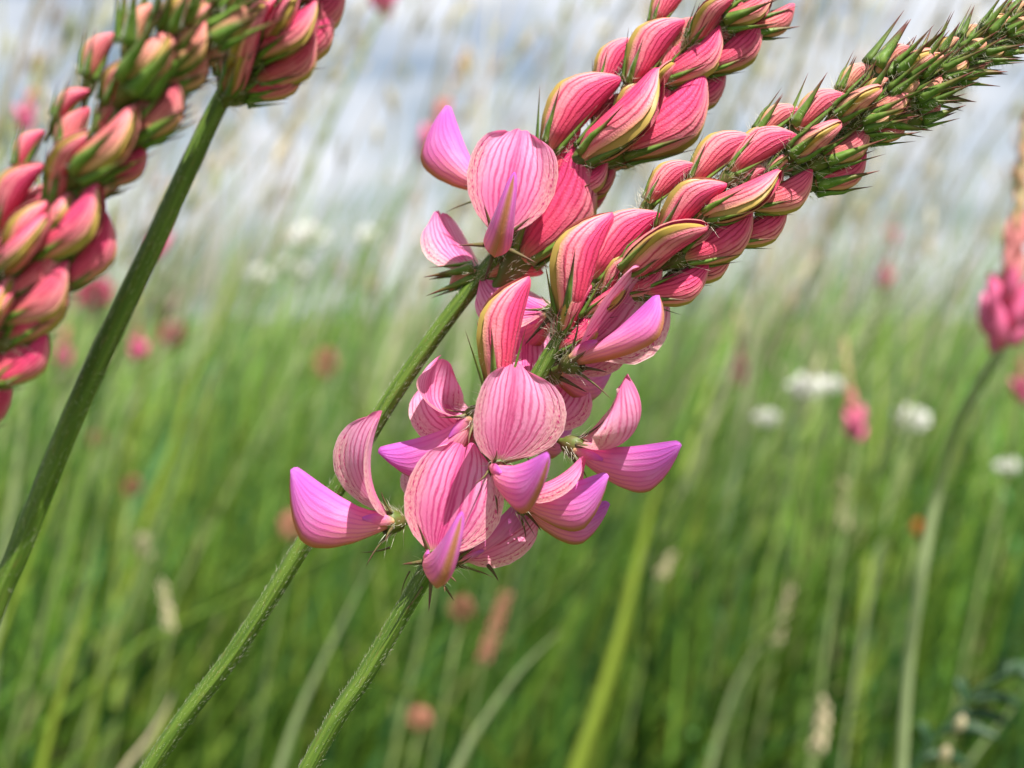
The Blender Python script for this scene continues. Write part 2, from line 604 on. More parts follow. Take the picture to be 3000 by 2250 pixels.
def tooth_mesh(ang, length, width, splay, r1=1.2, l=2.2, bend=0.0, mat=None):
    """one awl shaped calyx tooth at angle ang around the tube"""
    er = Vector((0, math.sin(ang) * .9, math.cos(ang)))
    et = Vector((0, math.cos(ang), -math.sin(ang)))
    ex = Vector((1, 0, 0))
    p = ex * (l - 0.5) + er * (r1 * 0.98) + Vector((0, 0, .12))
    a = splay
    pts = []
    n = 8
    for i in range(n + 1):
        s = i / n
        pts.append((p.copy(), a, width * (1 - s) ** 0.8 + 0.03))
        d = ex * math.cos(a) + er * math.sin(a)
        p = p + d * (length / n)
        a += bend / n
    vs, fs, uv = [], [], []
    for i, (q, a, w) in enumerate(pts):
        nn = er * math.cos(a) - ex * math.sin(a)
        for dx, dn in ((-1, 0), (0, .42), (1, 0), (0, -.12)):
            vs.append((q + et * (dx * w * .5) + nn * (dn * w)) * MM); uv.append((0.5 + dx * .5, i / n))
    for i in range(n):
        for k in range(4):
            b = i * 4
            fs.append((b + k, b + (k + 1) % 4, b + 4 + (k + 1) % 4, b + 4 + k))
    fs.append((0, 3, 2, 1)); fs.append((n * 4, n * 4 + 1, n * 4 + 2, n * 4 + 3))
    return mesh_from('calyx_tooth', vs, fs, uv, mat or M_TOOTH)


def hug_tooth(ang, L, T, length, width, spread, twist, mat):
    """calyx tooth lying along the flank of a bud of length L and half thickness T"""
    n = 9
    x = 2.0; ds = length / n
    def surf(x, a, g):
        v = min(.97, max(.02, (x - 1.2) / L))
        vx, vz = interp(v, BUD_V); dx, dz = interp(v, BUD_D)
        c = (vz + dz) * .5 * L; hh = max((dz - vz) * .5 * L, 1.0)
        th = max(T * (math.sin(math.pi * min(1, 0.12 + 0.88 * v ** 0.75)) ** 0.5) * min(1, 0.35 + v * 2.5), .95)
        return c, (th + g), (hh + g)
    x1 = x + length * .95
    c0, t0, h0 = surf(x, ang, .05); c1, t1, h1 = surf(min(x1, 1.2 + .5 * L), ang + twist, spread)
    A = Vector((x, t0 * math.sin(ang), c0 + h0 * math.cos(ang)))
    B = Vector((x1, t1 * math.sin(ang + twist), c1 + h1 * math.cos(ang + twist)))
    pts = []
    for i in range(n + 1):
        s = i / n
        q = A.lerp(B, s)
        c, tt, hh = surf(q.x, ang, .08)
        k = math.hypot(q.y / tt, (q.z - c) / hh)
        if k < 1 and k > 1e-3 and q.x < 1.2 + .9 * L:
            q = Vector((q.x, q.y / k, c + (q.z - c) / k))
        pts.append((q, ang + twist * s, width * (1 - s) ** 1.1 + .035))
    vs, fs, uv = [], [], []
    for i, (q, a, w) in enumerate(pts):
        et = Vector((0, math.cos(a), -math.sin(a))); er = Vector((0, math.sin(a), math.cos(a)))
        for dx, dn in ((-1, 0), (0, .34), (1, 0), (0, -.14)):
            vs.append((q + et * (dx * w * .5) + er * (dn * w)) * MM); uv.append((.5 + dx * .5, i / n))
    for i in range(n):
        for k in range(4):
            b = i * 4
            fs.append((b + k, b + (k + 1) % 4, b + 4 + (k + 1) % 4, b + 4 + k))
    fs.append((0, 3, 2, 1)); fs.append((n * 4, n * 4 + 1, n * 4 + 2, n * 4 + 3))
    return mesh_from('calyx_tooth', vs, fs, uv, mat)


def hug_teeth(L, T, length, width, spread, seed):
    r = random.Random(seed)
    return [hug_tooth(math.radians(a) + r.uniform(-.12, .12), L, T, length * r.uniform(.82, 1.15), width * r.uniform(.9, 1.1), spread * r.uniform(.3, 1.7), r.uniform(-.18, .18), M_TOOTH)
            for a in (180, 118, -118, 48, -48)]


def wing_mesh(s):
    def f(u, v):
        x = u * 2 - 1
        w = 0.75 * math.sin(math.pi * (0.1 + 0.86 * v)) ** 0.8
        return Vector((1.6 + 3.6 * v, s * (1.25 + 0.55 * v - 0.4 * v * v - 0.25 * x * x), 0.35 + 0.5 * v + x * w)) * MM
    return mesh_from('wing_petal', *sheet(f, 6, 8), mat=M_KEEL)


def teeth(length, width, splay, bend, mats, jitter, seed):
    r = random.Random(seed)
    out = []
    for k in range(5):
        a = math.radians(180 + 72 * k) + r.uniform(-.15, .15)
        out.append(tooth_mesh(a, length * r.uniform(1 - jitter, 1 + jitter), width, splay + r.uniform(-.2, .2), bend=bend + r.uniform(-.2, .3), mat=r.choice(mats)))
    return out


CAL = calyx_mesh()
CAL_BUD = calyx_mesh(1.0, 2.6, 1.8)
KEEL_OPEN = lens_mesh('keel_petal', 11.6, 1.55, KEEL_V, KEEL_D, M_KEEL, x0=1.0)
WINGS = [wing_mesh(1), wing_mesh(-1)]
TEETH_OPEN = [teeth(4.3, .62, .75, .35, [M_TOOTH_OLD], .25, s) for s in range(4)]
TEETH_BUD = [teeth(5.0, .85, .34, -.30, [M_TOOTH], .2, 10 + s) for s in range(4)]
TEETH_MID = [teeth(5.0, 1.15, .30, -.30, [M_TOOTH], .18, 30 + s) for s in range(4)]
TEETH_YOUNG = [teeth(5.4, 1.25, .20, -.15, [M_TOOTH], .15, 20 + s) for s in range(4)]

BUDS = {}
for k, (L, T, tset, fl) in {'ripe': (9.0, 1.5, TEETH_BUD, .10), 'wide': (9.0, 1.6, TEETH_BUD, .22), 'mid': (6.6, 1.4, TEETH_MID, .06), 'young': (4.0, 1.25, TEETH_YOUNG, 0.0)}.items():
    BUDS[k] = dict(L=L, banner=[budbanner_mesh(L, T, seed=s, flare=fl, open_=.025 * (k == 'wide'), cover=.955 if k in ('ripe', 'wide') else .98) for s in range(3)],
                   keel=lens_mesh('keel', L, T * .66, BUD_V, BUD_D, M_BUDKEEL, vext=.012 if k in ('ripe', 'wide') else 0.0, sc=.985),
                   teeth=[hug_teeth(L, T + fl * .2, {'ripe': 5.0, 'wide': 5.0, 'mid': 6.0, 'young': 5.6}[k], {'ripe': .85, 'wide': .85, 'mid': 1.35, 'young': 1.5}[k], {'ripe': .75, 'wide': .75, 'mid': .8, 'young': .6}[k], 40 + s) for s in range(5)])

HAIR_SITES = {}


def basis(f, up, loc, s):
    f = f.normalized()
    up = (up - f * up.dot(f)).normalized()
    y = up.cross(f)
    m = Matrix(((f.x, y.x, up.x, 0), (f.y, y.y, up.y, 0), (f.z, y.z, up.z, 0), (0, 0, 0, 1)))
    return Matrix.Translation(loc) @ m @ Matrix.Scale(s, 4)


SEQ = [0]


def put_bud(root, mw, kind, age, n_teeth=5):
    """mw in root space (roots sit untransformed except location)"""
    SEQ[0] += 1
    B = BUDS[kind]
    inv = root.matrix_basis.inverted()
    b = obj('bud', CAL_BUD, root, inv @ mw)
    bb = obj('banner_petal', B['banner'][SEQ[0] % 3], b); bb.color = (age, 0, 0, 1)
    obj('keel_petal', B['keel'], b)
    for t in B['teeth'][SEQ[0] % 5][:n_teeth]:
        obj('calyx_tooth', t, b)
    HAIR_SITES.setdefault(root.name, []).append((mw, kind))
    return b


def bud_px(root, base, tip, roll, kind='ripe', age=1.0, z=None, depth=FD, zoff=0, k=1.0, fat=.98):
    """bud from base pixel to tip pixel; roll 180 = keel side on the left of base>tip, 0 = right, -90 = towards the camera"""
    rr = math.radians(roll)
    zb, zt = (z if z is not None else (22 * math.sin(-rr), 80 * math.sin(-rr)))
    p0 = P(base[0], base[1], zb + zoff, depth); p1 = P(tip[0], tip[1], zt + zoff, depth)
    d = p1 - p0
    p0 = p0 - d * .24
    d = p1 - p0
    L = BUDS[kind]['L']
    lt = Vector((1.2 + L * 1.0, 0, .25 * L)) * MM
    s = d.length / lt.length * k
    dn = d.normalized()
    vw = (CAMP - (p0 + p1) / 2).normalized()
    left = vw.cross(dn).normalized()            # left of the base>tip direction as seen
    tow = dn.cross(left)
    dorsal = left * math.cos(rr) + tow * math.sin(rr)
    # rotate so that the pod's own tip falls on d
    a = math.atan2(lt.z, lt.x)
    f = dn * math.cos(a) - dorsal * math.sin(a)
    up = dn * math.sin(a) + dorsal * math.cos(a)
    mw = basis(f, up, p0, s) @ Matrix.Diagonal((1, fat, fat, 1))
    return put_bud(root, mw, kind, age)


BAN_SEED = [100]


def flower_px(root, base, f, up, scale=1.0, depth=FD, keel=True, kz=1.0, banner=True, stamens=False, **kw):
    BAN_SEED[0] += 1
    loc = P(base[0], base[1], base[2] if len(base) > 2 else 0, depth)
    mw = basis(V3(*f), V3(*up), loc, scale)
    inv = root.matrix_basis.inverted()
    b = obj('flower', CAL, root, inv @ mw)
    if banner:
        obj('banner_petal', banner_mesh(seed=BAN_SEED[0], **kw), b)
    if keel:
        obj('keel_petal', KEEL_OPEN, b).scale = (1, 1, kz)
        for w in WINGS: obj('wing_petal', w, b)
    for t in TEETH_OPEN[BAN_SEED[0] % 4]:
        obj('calyx_tooth', t, b)
    if stamens:
        for k in range(7):
            r = random.Random(k)
            pts = [Vector((3, 0, 1.0)), Vector((6.5, .25 * r.uniform(-1, 1), 3.6)), Vector((8.2, .5 * r.uniform(-1, 1), 6 + r.uniform(-.5, .5)))]
            pth = [p * MM for p in spline(pts, 4)]
            st = obj('stamen', mesh_from('stamen', *tube(pth, [.09 * MM] * (len(pth) - 2) + [.13 * MM, .2 * MM], 5), mat=M_STAMEN), b)
    HAIR_SITES.setdefault(root.name, []).append((mw, 'open'))
    return b


def to_ground(pts, n=5):
    """extend a path (first point first) down to the soil, bending upright"""
    p, q = Vector(pts[0]), Vector(pts[1])
    d = (p - q).normalized()
    out = []
    steps = 8
    h = p.z
    for i in range(1, steps + 1):
        t = i / steps
        dd = (d * (1 - t) + Vector((0, 0, -1)) * t * 1.2).normalized()
        p = p + dd * (h / steps / max(0.35, -dd.z) * 1.0) if -dd.z > 0.1 else p + dd * 0.03
        out.append(p.copy())
    # scale so that the last point is exactly on the ground
    z0, z1 = pts[0].z, out[-1].z
    k = z0 / (z0 - z1)
    out = [Vector((o.x, o.y, z0 + (o.z - z0) * k)) for o in out]
    return list(reversed(out)) + list(pts)


def make_spike(name, label, path_px, depth, r_px, group='flowering stems in front'):
    """path_px: list of (x, y, z) from the lower frame edge to the tip"""
    pts = [P(x, y, z, depth) for x, y, z in path_px]
    full = to_ground(pts)
    root = empty(name, (full[0].x, full[0].y, 0))
    tag(root, label, 'flower', group)
    bpy.context.view_layer.update()
    sm = spline(full, 8)
    n = len(sm)
    # radius: r_px pixels up to the flowers then thinning to the tip
    rad = []
    start = 8 * 8
    for i in range(n):
        if i < start:
            rad.append(r_px * PXM * 1.05)
        else:
            t = (i - start) / max(1, n - 1 - start)
            rad.append(float(np.interp(t, [0, .25, .6, 1], [1, 1.0, .75, .25])) * r_px * PXM)
    off = root.location
    st = obj('stem', mesh_from('stem', *tube([p - off for p in sm], rad, 16, rib=.05, vscale=160), mat=M_STEM), root)
    return root, sm, rad


def hairs_for(root, sm, rad, lo=0.0, dens=1.0, calyx=60, seed=1):
    """fine white hairs on the stem and the calyces of one spike, as one mesh"""
    r = np.random.default_rng(seed)
    V, F = [], []

    def hair(p, d, length, w, bend):
        pts = [p, p + d * (length * .55) + bend * (length * .12), p + d * length + bend * (length * .42)]
        a = d.cross(Vector(r.normal(size=3))).normalized()
        b = d.cross(a).normalized()
        o = len(V)
        for i, q in enumerate(pts):
            ww = w * (1, .7, .15)[i]
            for k in range(3):
                an = 2.094 * k
                V.append(q + a * (ww * math.cos(an)) + b * (ww * math.sin(an)))
        for i in range(2):
            for k in range(3):
                F.append((o + i * 3 + k, o + i * 3 + (k + 1) % 3, o + i * 3 + 3 + (k + 1) % 3, o + i * 3 + 3 + k))
    n = len(sm)
    for i in range(n - 1):
        seg = sm[i + 1] - sm[i]
        if sm[i].z < CAM_H - 0.09: continue
        cnt = int(seg.length / MM * 26 * dens)
        t = seg.normalized()
        for _ in range(cnt):
            q = sm[i] + seg * r.random()
            rd = Vector(r.normal(size=3)); rd = (rd - t * rd.dot(t)).normalized()
            d = (rd * r.uniform(.15, .6) + t * r.uniform(.5, 1.4)).normalized()
            hair(q + rd * rad[i] * .97, d, r.uniform(.2, .7) * MM, 0.013 * MM, Vector(r.normal(size=3)) * .5)
    for mw, kind in HAIR_SITES.get(root.name, []):
        for _ in range(calyx):
            a = r.uniform(0, 6.283); x = r.uniform(0, 2.4)
            rr = float(np.interp(x, [0, .2, .7, 1.4, 2.4], [.45, .85, 1.15, 1.35, 1.37]))
            p = Vector((x, rr * .85 * math.sin(a), rr * math.cos(a) + .12)) * MM
            d = Vector((r.uniform(.2, 1.3), math.sin(a), math.cos(a))).normalized()
            wp = mw @ p; wd = (mw.to_3x3() @ d).normalized()
            hair(wp, wd, r.uniform(.6, 1.8) * MM, .027 * MM, Vector(r.normal(size=3)) * .7)
        if kind != 'open':
            for _ in range(int(calyx * .7)):       # hairs on the teeth
                k = r.integers(5); a = math.radians(180 + 72 * k); s = r.random() * .7
                x = 1.8 + 4.0 * s
                p = Vector((x, 1.35 * .9 * math.sin(a) * 1.08, 1.4 * math.cos(a) * 1.08)) * MM
                d = Vector((r.uniform(-.1, .9), math.sin(a) + r.normal() * .5, math.cos(a) + r.normal() * .5)).normalized()
                hair(mw @ p, (mw.to_3x3() @ d).normalized(), r.uniform(.5, 1.2) * MM, .022 * MM, Vector(r.normal(size=3)) * .5)
    off = root.location
    h = obj('hairs', mesh_from('hairs', [v - off for v in V], F, mat=M_HAIR, smooth=False), root)
    h['kind'] = 'stuff'


def phyllo(root, path, i0, i1, step, r_base, kinds, depth_sort=None, length=1.0, skip_front=False, out0=.6, seed=3, ages=(1, .3), phase=0.0, front=.1):
    """buds in a spiral round the part of the stem path from i0 to i1 (fractions)"""
    r = random.Random(seed)
    n = len(path) - 1
    L = sum((path[k + 1] - path[k]).length for k in range(int(i0 * n), int(i1 * n)))
    cnt = int(L / (step * MM))
    for k in range(cnt):
        s = i0 + (i1 - i0) * k / cnt
        idx = min(int(s * n), n - 1)
        p = path[idx].lerp(path[idx + 1], s * n - idx)
        t = (path[idx + 1] - path[idx]).normalized()
        ref = RZ - t * RZ.dot(t); ref.normalize()
        sd = t.cross(ref)
        a = phase + k * 2.39996 + r.uniform(-.15, .15)
        o = ref * math.cos(a) + sd * math.sin(a)
        if skip_front and math.cos(a) > front:
            continue
        q = k / cnt
        ki = kinds[min(len(kinds) - 1, int(q * len(kinds)))]
        sc = length * r.uniform(.92, 1.06) * (1 - .25 * q)
        f = (t * 1.0 + o * (out0 * (1 - .45 * q))).normalized()
        mw = basis(f, -o + t * .2, p + o * (r_base * MM), sc)
        put_bud(root, mw, ki, ages[0] + (ages[1] - ages[0]) * q)

# ================================================================== THE FLOWER SPIKES
# ---- A: sharp spike, open flowers below and buds above
A_PX = [(902, 2250, 0), (1076, 1965, 0), (1248, 1675, 0), (1420, 1390, 0), (1573, 1105, 0), (1682, 949, 0), (1899, 773, 0), (2115, 607, 0), (2305, 475, 0), (2577, 312, 0), (2800, 178, -10), (3010, 62, -20), (3120, 5, -30)]
rootA, smA, radA = make_spike('sainfoin_spike', 'pink striped flower spike with a full ring of open flowers, tapering into green bristly buds', A_PX, FD, 27)
fl = lambda *a, **k: flower_px(rootA, *a, **k)
# F1 lowest front flower
fl((1262, 1645, 25), (0.20, 0.06, 0.98), (0.27, 0.95, 0.0), 1.05, th0=68, th1=103, curl0=.65, curl1=.7, crease=1.0, L=13.9, W=6.0)
# F2 centre flower
fl((1438, 1362, 28), (0.42, -0.32, 0.85), (0.27, 0.93, 0.25), .97, th0=78, th1=126, curl0=.55, curl1=.75, crease=1.25, L=13.2, W=6.7, notch=.06)
# F3 left flower seen from the side
fl((1185, 1530, 12), (-0.90, -0.01, 0.42), (0.0, 0.97, 0.06), 1.12, th0=52, th1=118, curl0=.8, curl1=.8, crease=.25, W=5.5)
# F4 upper left flower, back petal thrown back
fl((1415, 1196, -14), (-0.64, -0.74, -0.10), (-0.76, 0.62, 0.05), 1.0, th0=42, th1=175, curl0=.2, curl1=-1.2, crease=.2, W=6.4, L=13, tw=-32)
# F5 right flower
fl((1645, 1296, -4), (0.90, -0.40, 0.10), (0.30, 0.80, 0.50), 1.05, th0=18, th1=140, curl0=-1.0, curl1=-1.35, crease=.1, W=7.4, L=15)
# F6 pale keel lower right
fl((1478, 1437, 30), (0.92, -0.30, 0.30), (0.38, 0.90, 0.12), .93, th0=28, th1=62, curl0=1.3, curl1=1.7, crease=.2, W=4.2, L=10, stamens=True)
# F7 shaded keel below it
fl((1500, 1470, -35), (0.87, -0.42, -0.1), (0.45, 0.88, 0.05), .88, th0=30, th1=70, curl0=1.2, curl1=1.5, W=4.0, L=8, kz=.9)
# F8 flower turned away, low right
fl((1300, 1655, -22), (0.85, 0.36, -0.32), (-0.30, 0.55, 0.72), .95, th0=2, th1=18, curl0=.9, curl1=1.0, W=4.4)
# F9 half open flower on the upper right
fl((1645, 1078, 22), (0.84, 0.33, 0.38), (-0.25, 0.85, -0.40), 1.12, th0=28, th1=50, curl0=.8, curl1=.85, crease=.25, W=6.6, L=13.2, tw=14, kz=.6)
# flowers on the far side
fl((1640, 905, -70), (-0.45, -0.35, -0.75), (-0.5, 0.85, 0.0), .95, th0=30, th1=80, curl0=.7, curl1=.7)
fl((1440, 1290, -45), (-0.62, -0.15, -0.7), (-0.25, 0.95, 0.0), .95, th0=30, th1=75, curl0=.7, curl1=.7)
fl((1545, 1135, -45), (-0.10, 0.05, -0.95), (0.1, 0.95, 0.2), .9, th0=30, th1=80, curl0=.6, curl1=.6)
fl((1600, 1090, -40), (0.65, -0.2, -0.75), (0.3, 0.9, 0.0), .95, th0=30, th1=85, curl0=.6, curl1=.6)
fl((1500, 1250, -30), (0.55, -0.25, -0.75), (0.1, 0.95, 0.1), .95, th0=30, th1=80, curl0=.6, curl1=.7)
fl((1360, 1440, -35), (-0.35, -0.45, -0.8), (-0.1, 0.95, -0.2), .95, th0=30, th1=80, curl0=.6, curl1=.7)
# buds, base > tip as seen
for b in [((1471, 1142), (1562, 815), 205, 'ripe', 1, (20, 35)),
          ((1678, 925), (1792, 627), 205, 'ripe', 1, (15, 40)),
          ((1745, 825), (1931, 629), 175, 'wide', 1, (12, 20)),
          ((1835, 800), (2072, 661), -118, 'ripe', 1, None),
          ((2000, 745), (2198, 602), 8, 'wide', 1, (15, 30)),
          ((1880, 850), (2074, 770), 4, 'wide', 1, (5, 5)),
          ((1985, 800), (2140, 712), 0, 'wide', 1, (-30, -35)),
          ((2130, 690), (2302, 590), 2, 'wide', 1, (-25, -30)),
          ((1908, 600), (2040, 485), 180, 'wide', .9, (-5, 5)),
          ((2037, 545), (2213, 408), 178, 'wide', .9, (5, 10)),
          ((1948, 690), (2127, 540), 205, 'ripe', 1, (18, 55)),
          ((2150, 515), (2335, 400), 170, 'ripe', .95, (18, 30)),
          ((2066, 625), (2286, 503), -62, 'ripe', .9, None),
          ((2200, 592), (2378, 497), -5, 'ripe', .85, (12, 20)),
          ((2222, 412), (2348, 325), 180, 'mid', .75, (0, 0)),
          ((2330, 400), (2482, 283), 180, 'mid', .85, (8, 12)),
          ((2318, 460), (2464, 358), -95, 'mid', .8, None),
          ((2400, 468), (2540, 362), -15, 'mid', .75, (15, 20)),
          ((2368, 530), (2534, 440), 0, 'mid', .95, (-20, -25)),
          ((2466, 285), (2560, 196), 180, 'mid', .55, (0, 0)),
          ((2448, 345), (2582, 255), -100, 'mid', .6, None),
          ((2528, 345), (2668, 247), -40, 'mid', .6, None),
          ((2532, 396), (2657, 330), 0, 'mid', .85, (-10, -10)),
          ((2555, 245), (2670, 143), 180, 'young', .5, (5, 8)),
          ((2658, 295), (2765, 222), -30, 'young', .35, None),
          ((2670, 352), (2752, 296), 0, 'young', .6, (-10, -10)),
          ((2630, 235), (2735, 150), -110, 'young', .4, None)]:
    bud_px(rootA, b[0], b[1], b[2], b[3], b[4], z=b[5], fat=.82 if b[0][1] > 1100 else .98)
phyllo(rootA, smA[64:], .34, .74, 1.5, .6, ['ripe', 'wide', 'mid', 'mid'], skip_front=True, out0=.75, seed=5, length=.82)
phyllo(rootA, smA[64:], .72, .985, .66, .7, ['young'], out0=.72, seed=9, ages=(.3, 0), length=1.02, phase=.6)
phyllo(rootA, smA[64:], .36, .72, 1.5, .2, ['ripe', 'ripe', 'mid', 'mid'], out0=.42, seed=6, length=.78, ages=(1, .8), phase=1.1)
hairs_for(rootA, smA, radA, seed=2)

# dry bracts hanging below the lowest flowers
for k, (x, y, z, fx, fy, fz, sc) in enumerate([(1242, 1672, 10, -.5, -.75, .4, .8), (1258, 1680, 20, .1, -.95, .3, .9), (1280, 1672, 15, .75, -.55, .3, .8), (1300, 1655, 5, .9, -.35, .1, .9),
                                               (1225, 1650, 5, -.95, -.15, .2, .7), (1268, 1660, 25, .45, -.7, .55, .75), (1180, 1590, 5, -.6, -.75, .2, .85), (1400, 1630, -20, .85, -.5, 0, .9)]):
    m = basis(V3(fx, fy, fz), V3(0, .3, 1), P(x, y, z), sc)
    obj('bract', TEETH_OPEN[k % 4][k % 5], rootA, rootA.matrix_basis.inverted() @ m)

# ---- B: spike just behind, its stem passing behind A
DB = FD + 0.010
B_PX = [(440, 2250, 0), (690, 1905, 0), (909, 1560, 0), (1166, 1135, 0), (1437, 773, 0), (1627, 583, 0), (1760, 440, 0), (1905, 275, 0), (2060, 120, 0), (2190, 0, 0), (2330, -120, 0)]
rootB, smB, radB = make_spike('sainfoin_spike', 'pink striped flower spike with few open flowers, its hairy stem passing behind another spike', B_PX, DB, 28)
fb = lambda *a, **k: flower_px(rootB, *a, depth=DB, **k)
fb((1452, 722, 30), (0.06, 0.02, 0.99), (0.22, 0.96, 0.02), 1.13, th0=74, th1=112, curl0=.75, curl1=.85, crease=.9, notch=.03, L=13.2, W=5.5)
fb((1460, 582, -50), (-0.80, 0.55, -0.1), (0.42, 0.85, 0.0), 1.02, th0=60, th1=80, W=2.6, L=5, curl0=.5, curl1=.6)
fb((1425, 800, -22), (-0.60, -0.10, -0.55), (-0.25, 0.95, 0.0), .82, th0=45, th1=82, curl0=.6, curl1=.6, keel=False)
fb((1500, 720, -50), (0.4, -0.1, -0.85), (0.3, 0.9, 0.0), .9, th0=30, th1=80, curl0=.6, curl1=.6)
for b in [((1515, 745), (1684, 425), 2, 'wide', 1, (10, 15)),
          ((1619, 448), (1818, 231), 178, 'wide', 1, (10, 20)),
          ((1770, 275), (1868, 116), 180, 'wide', 1, (-25, -25)),
          ((1858, 255), (2004, 62), 195, 'ripe', 1, (10, 25)),
          ((1705, 452), (1930, 204), -55, 'ripe', 1, None),
          ((1805, 430), (2058, 210), -4, 'wide', 1, (10, 20)),
          ((1936, 228), (2107, 74), -20, 'ripe', 1, None),
          ((2058, 190), (2221, 45), 0, 'wide', 1, (5, 5)),
          ((1960, 300), (2122, 195), 0, 'wide', 1, (-35, -40)),
          ((1926, 80), (2030, -50), 175, 'wide', .95, (0, 0)),
          ((2028, 122), (2150, -12), -130, 'ripe', .95, None),
          ((2110, 66), (2262, -30), -40, 'mid', .8, None),
          ((2180, 80), (2325, 12), 0, 'mid', .7, (-5, -5)),
          ((1640, 560), (1802, 462), 0, 'wide', 1, (-25, -25)),
          ((1585, 655), (1735, 705), 190, 'ripe', .6, (-15, -25)),
          ((1425, 818), (1590, 800), 175, 'ripe', .6, (-10, -20)),
          ((1420, 800), (1318, 850), 10, 'young', .5, (-10, -15))]:
    bud_px(rootB, b[0], b[1], b[2], b[3], b[4], z=b[5], depth=DB)
phyllo(rootB, smB[64:], .47, .98, 1.6, .6, ['ripe', 'wide', 'ripe', 'mid'], skip_front=True, out0=.75, seed=15, length=.82)
phyllo(rootB, smB[64:], .50, .98, 1.5, .2, ['ripe', 'ripe', 'mid'], out0=.42, seed=16, length=.8, ages=(1, .8), phase=1.1)
hairs_for(rootB, smB, radB, seed=3)

# ---- C: nearer, blurred spike of closed buds at the left
DC = FD - 0.030
C_PX = [(-560, 2250, 0), (-420, 1800, 0), (-250, 1350, 0), (-80, 1010, 0), (108, 705, 0), (340, 380, 0), (520, 140, 0), (690, -60, 0), (860, -240, 0)]
rootC, smC, radC = make_spike('sainfoin_spike', 'out of focus spike of closed red and cream buds, no flower open', C_PX, DC, 30)
S7 = 1 / 1.443
for (x0, y0, x1, y1, roll, kind, age) in [
        (-60, 1330, 55, 1240, -60, 'ripe', 1), (40, 1420, 238, 1125, -15, 'wide', 1), (0, 1130, 208, 905, -80, 'ripe', 1),
        (165, 1065, 412, 772, -40, 'wide', .75), (10, 960, 188, 698, 200, 'ripe', 1), (225, 780, 388, 556, 230, 'ripe', 1),
        (320, 735, 572, 447, -60, 'mid', .45), (250, 1190, 442, 895, 0, 'wide', 1), (545, 580, 752, 340, -20, 'mid', .5),
        (430, 760, 608, 605, 0, 'ripe', 1), (85, 730, 192, 556, 180, 'mid', .7), (245, 520, 380, 383, 190, 'mid', .7),
        (455, 440, 565, 256, 215, 'mid', .6), (530, 390, 718, 148, -80, 'young', .3), (385, 355, 495, 145, 180, 'mid', .5),
        (700, 300, 868, 92, -40, 'mid', .25), (560, 250, 640, 20, 200, 'young', .2), (860, 170, 1035, 28, -30, 'young', .1),
        (700, 150, 800, -40, -120, 'young', .2), (-20, 1600, 190, 1400, 0, 'wide', 1), (-60, 1180, 20, 1000, 210, 'ripe', 1),
        (640, 460, 760, 330, 0, 'mid', .9), (720, 380, 850, 230, 0, 'mid', .8)]:
    bud_px(rootC, (x0 * S7, y0 * S7), (x1 * S7, y1 * S7), roll, kind, min(1, age * 1.15 + .1), depth=DC, fat=.9)
phyllo(rootC, smC[64 + 16:], .0, .97, 1.15, .8, ['ripe', 'ripe', 'mid', 'mid', 'young', 'young'], out0=.75, seed=25, ages=(1, .2), length=1.0, skip_front=True, front=.35)
phyllo(rootC, smC[64 + 16:], .0, .97, 1.3, .3, ['ripe', 'ripe', 'mid', 'mid', 'young', 'young'], out0=.45, seed=26, ages=(1, .5), length=.9)
hairs_for(rootC, smC, radC, dens=.35, calyx=14, seed=4)

# ---- D: long bare stem at the left with a dark red spike at the top
DD = FD - 0.020
D_PX = [(-60, 1900, 0), (60, 1600, 0), (238, 1166, 0), (440, 735, 0), (560, 475, 0), (655, 280, 0), (770, 110, 0), (890, -70, 0), (1010, -240, 0), (1130, -420, 0)]
rootD, smD, radD = make_spike('sainfoin_spike', 'long bare green stem carrying a dark red spike of buds cut by the upper edge', D_PX, DD, 29)
for (x0, y0, x1, y1, roll, kind, age, z) in [
        (975, 385, 1090, 120, -100, 'ripe', 1, None), (1040, 380, 1280, 215, 0, 'ripe', 1, (0, 0)), (1085, 330, 1330, 130, -10, 'wide', .9, (5, 15)),
        (1150, 250, 1385, 0, 0, 'wide', 1, (-10, -20)), (960, 330, 1050, 60, 190, 'ripe', 1, (5, 10)), (1000, 260, 1160, -20, -120, 'ripe', 1, None),
        (1130, 180, 1260, -60, -80, 'ripe', 1, None), (960, 300, 985, 40, 180, 'wide', 1, (-20, -30)), (1010, 410, 1180, 290, 0, 'mid', .8, (-10, -15))]:
    bud_px(rootD, (x0 * S7, y0 * S7), (x1 * S7, y1 * S7), roll, kind, age, depth=DD, z=z)
phyllo(rootD, smD[64 + 40:], .0, .97, 1.3, .7, ['ripe', 'wide', 'ripe', 'mid'], out0=.62, seed=35, ages=(1, .8), length=1.0)
hairs_for(rootD, smD, radD, dens=.6, calyx=14, seed=5)

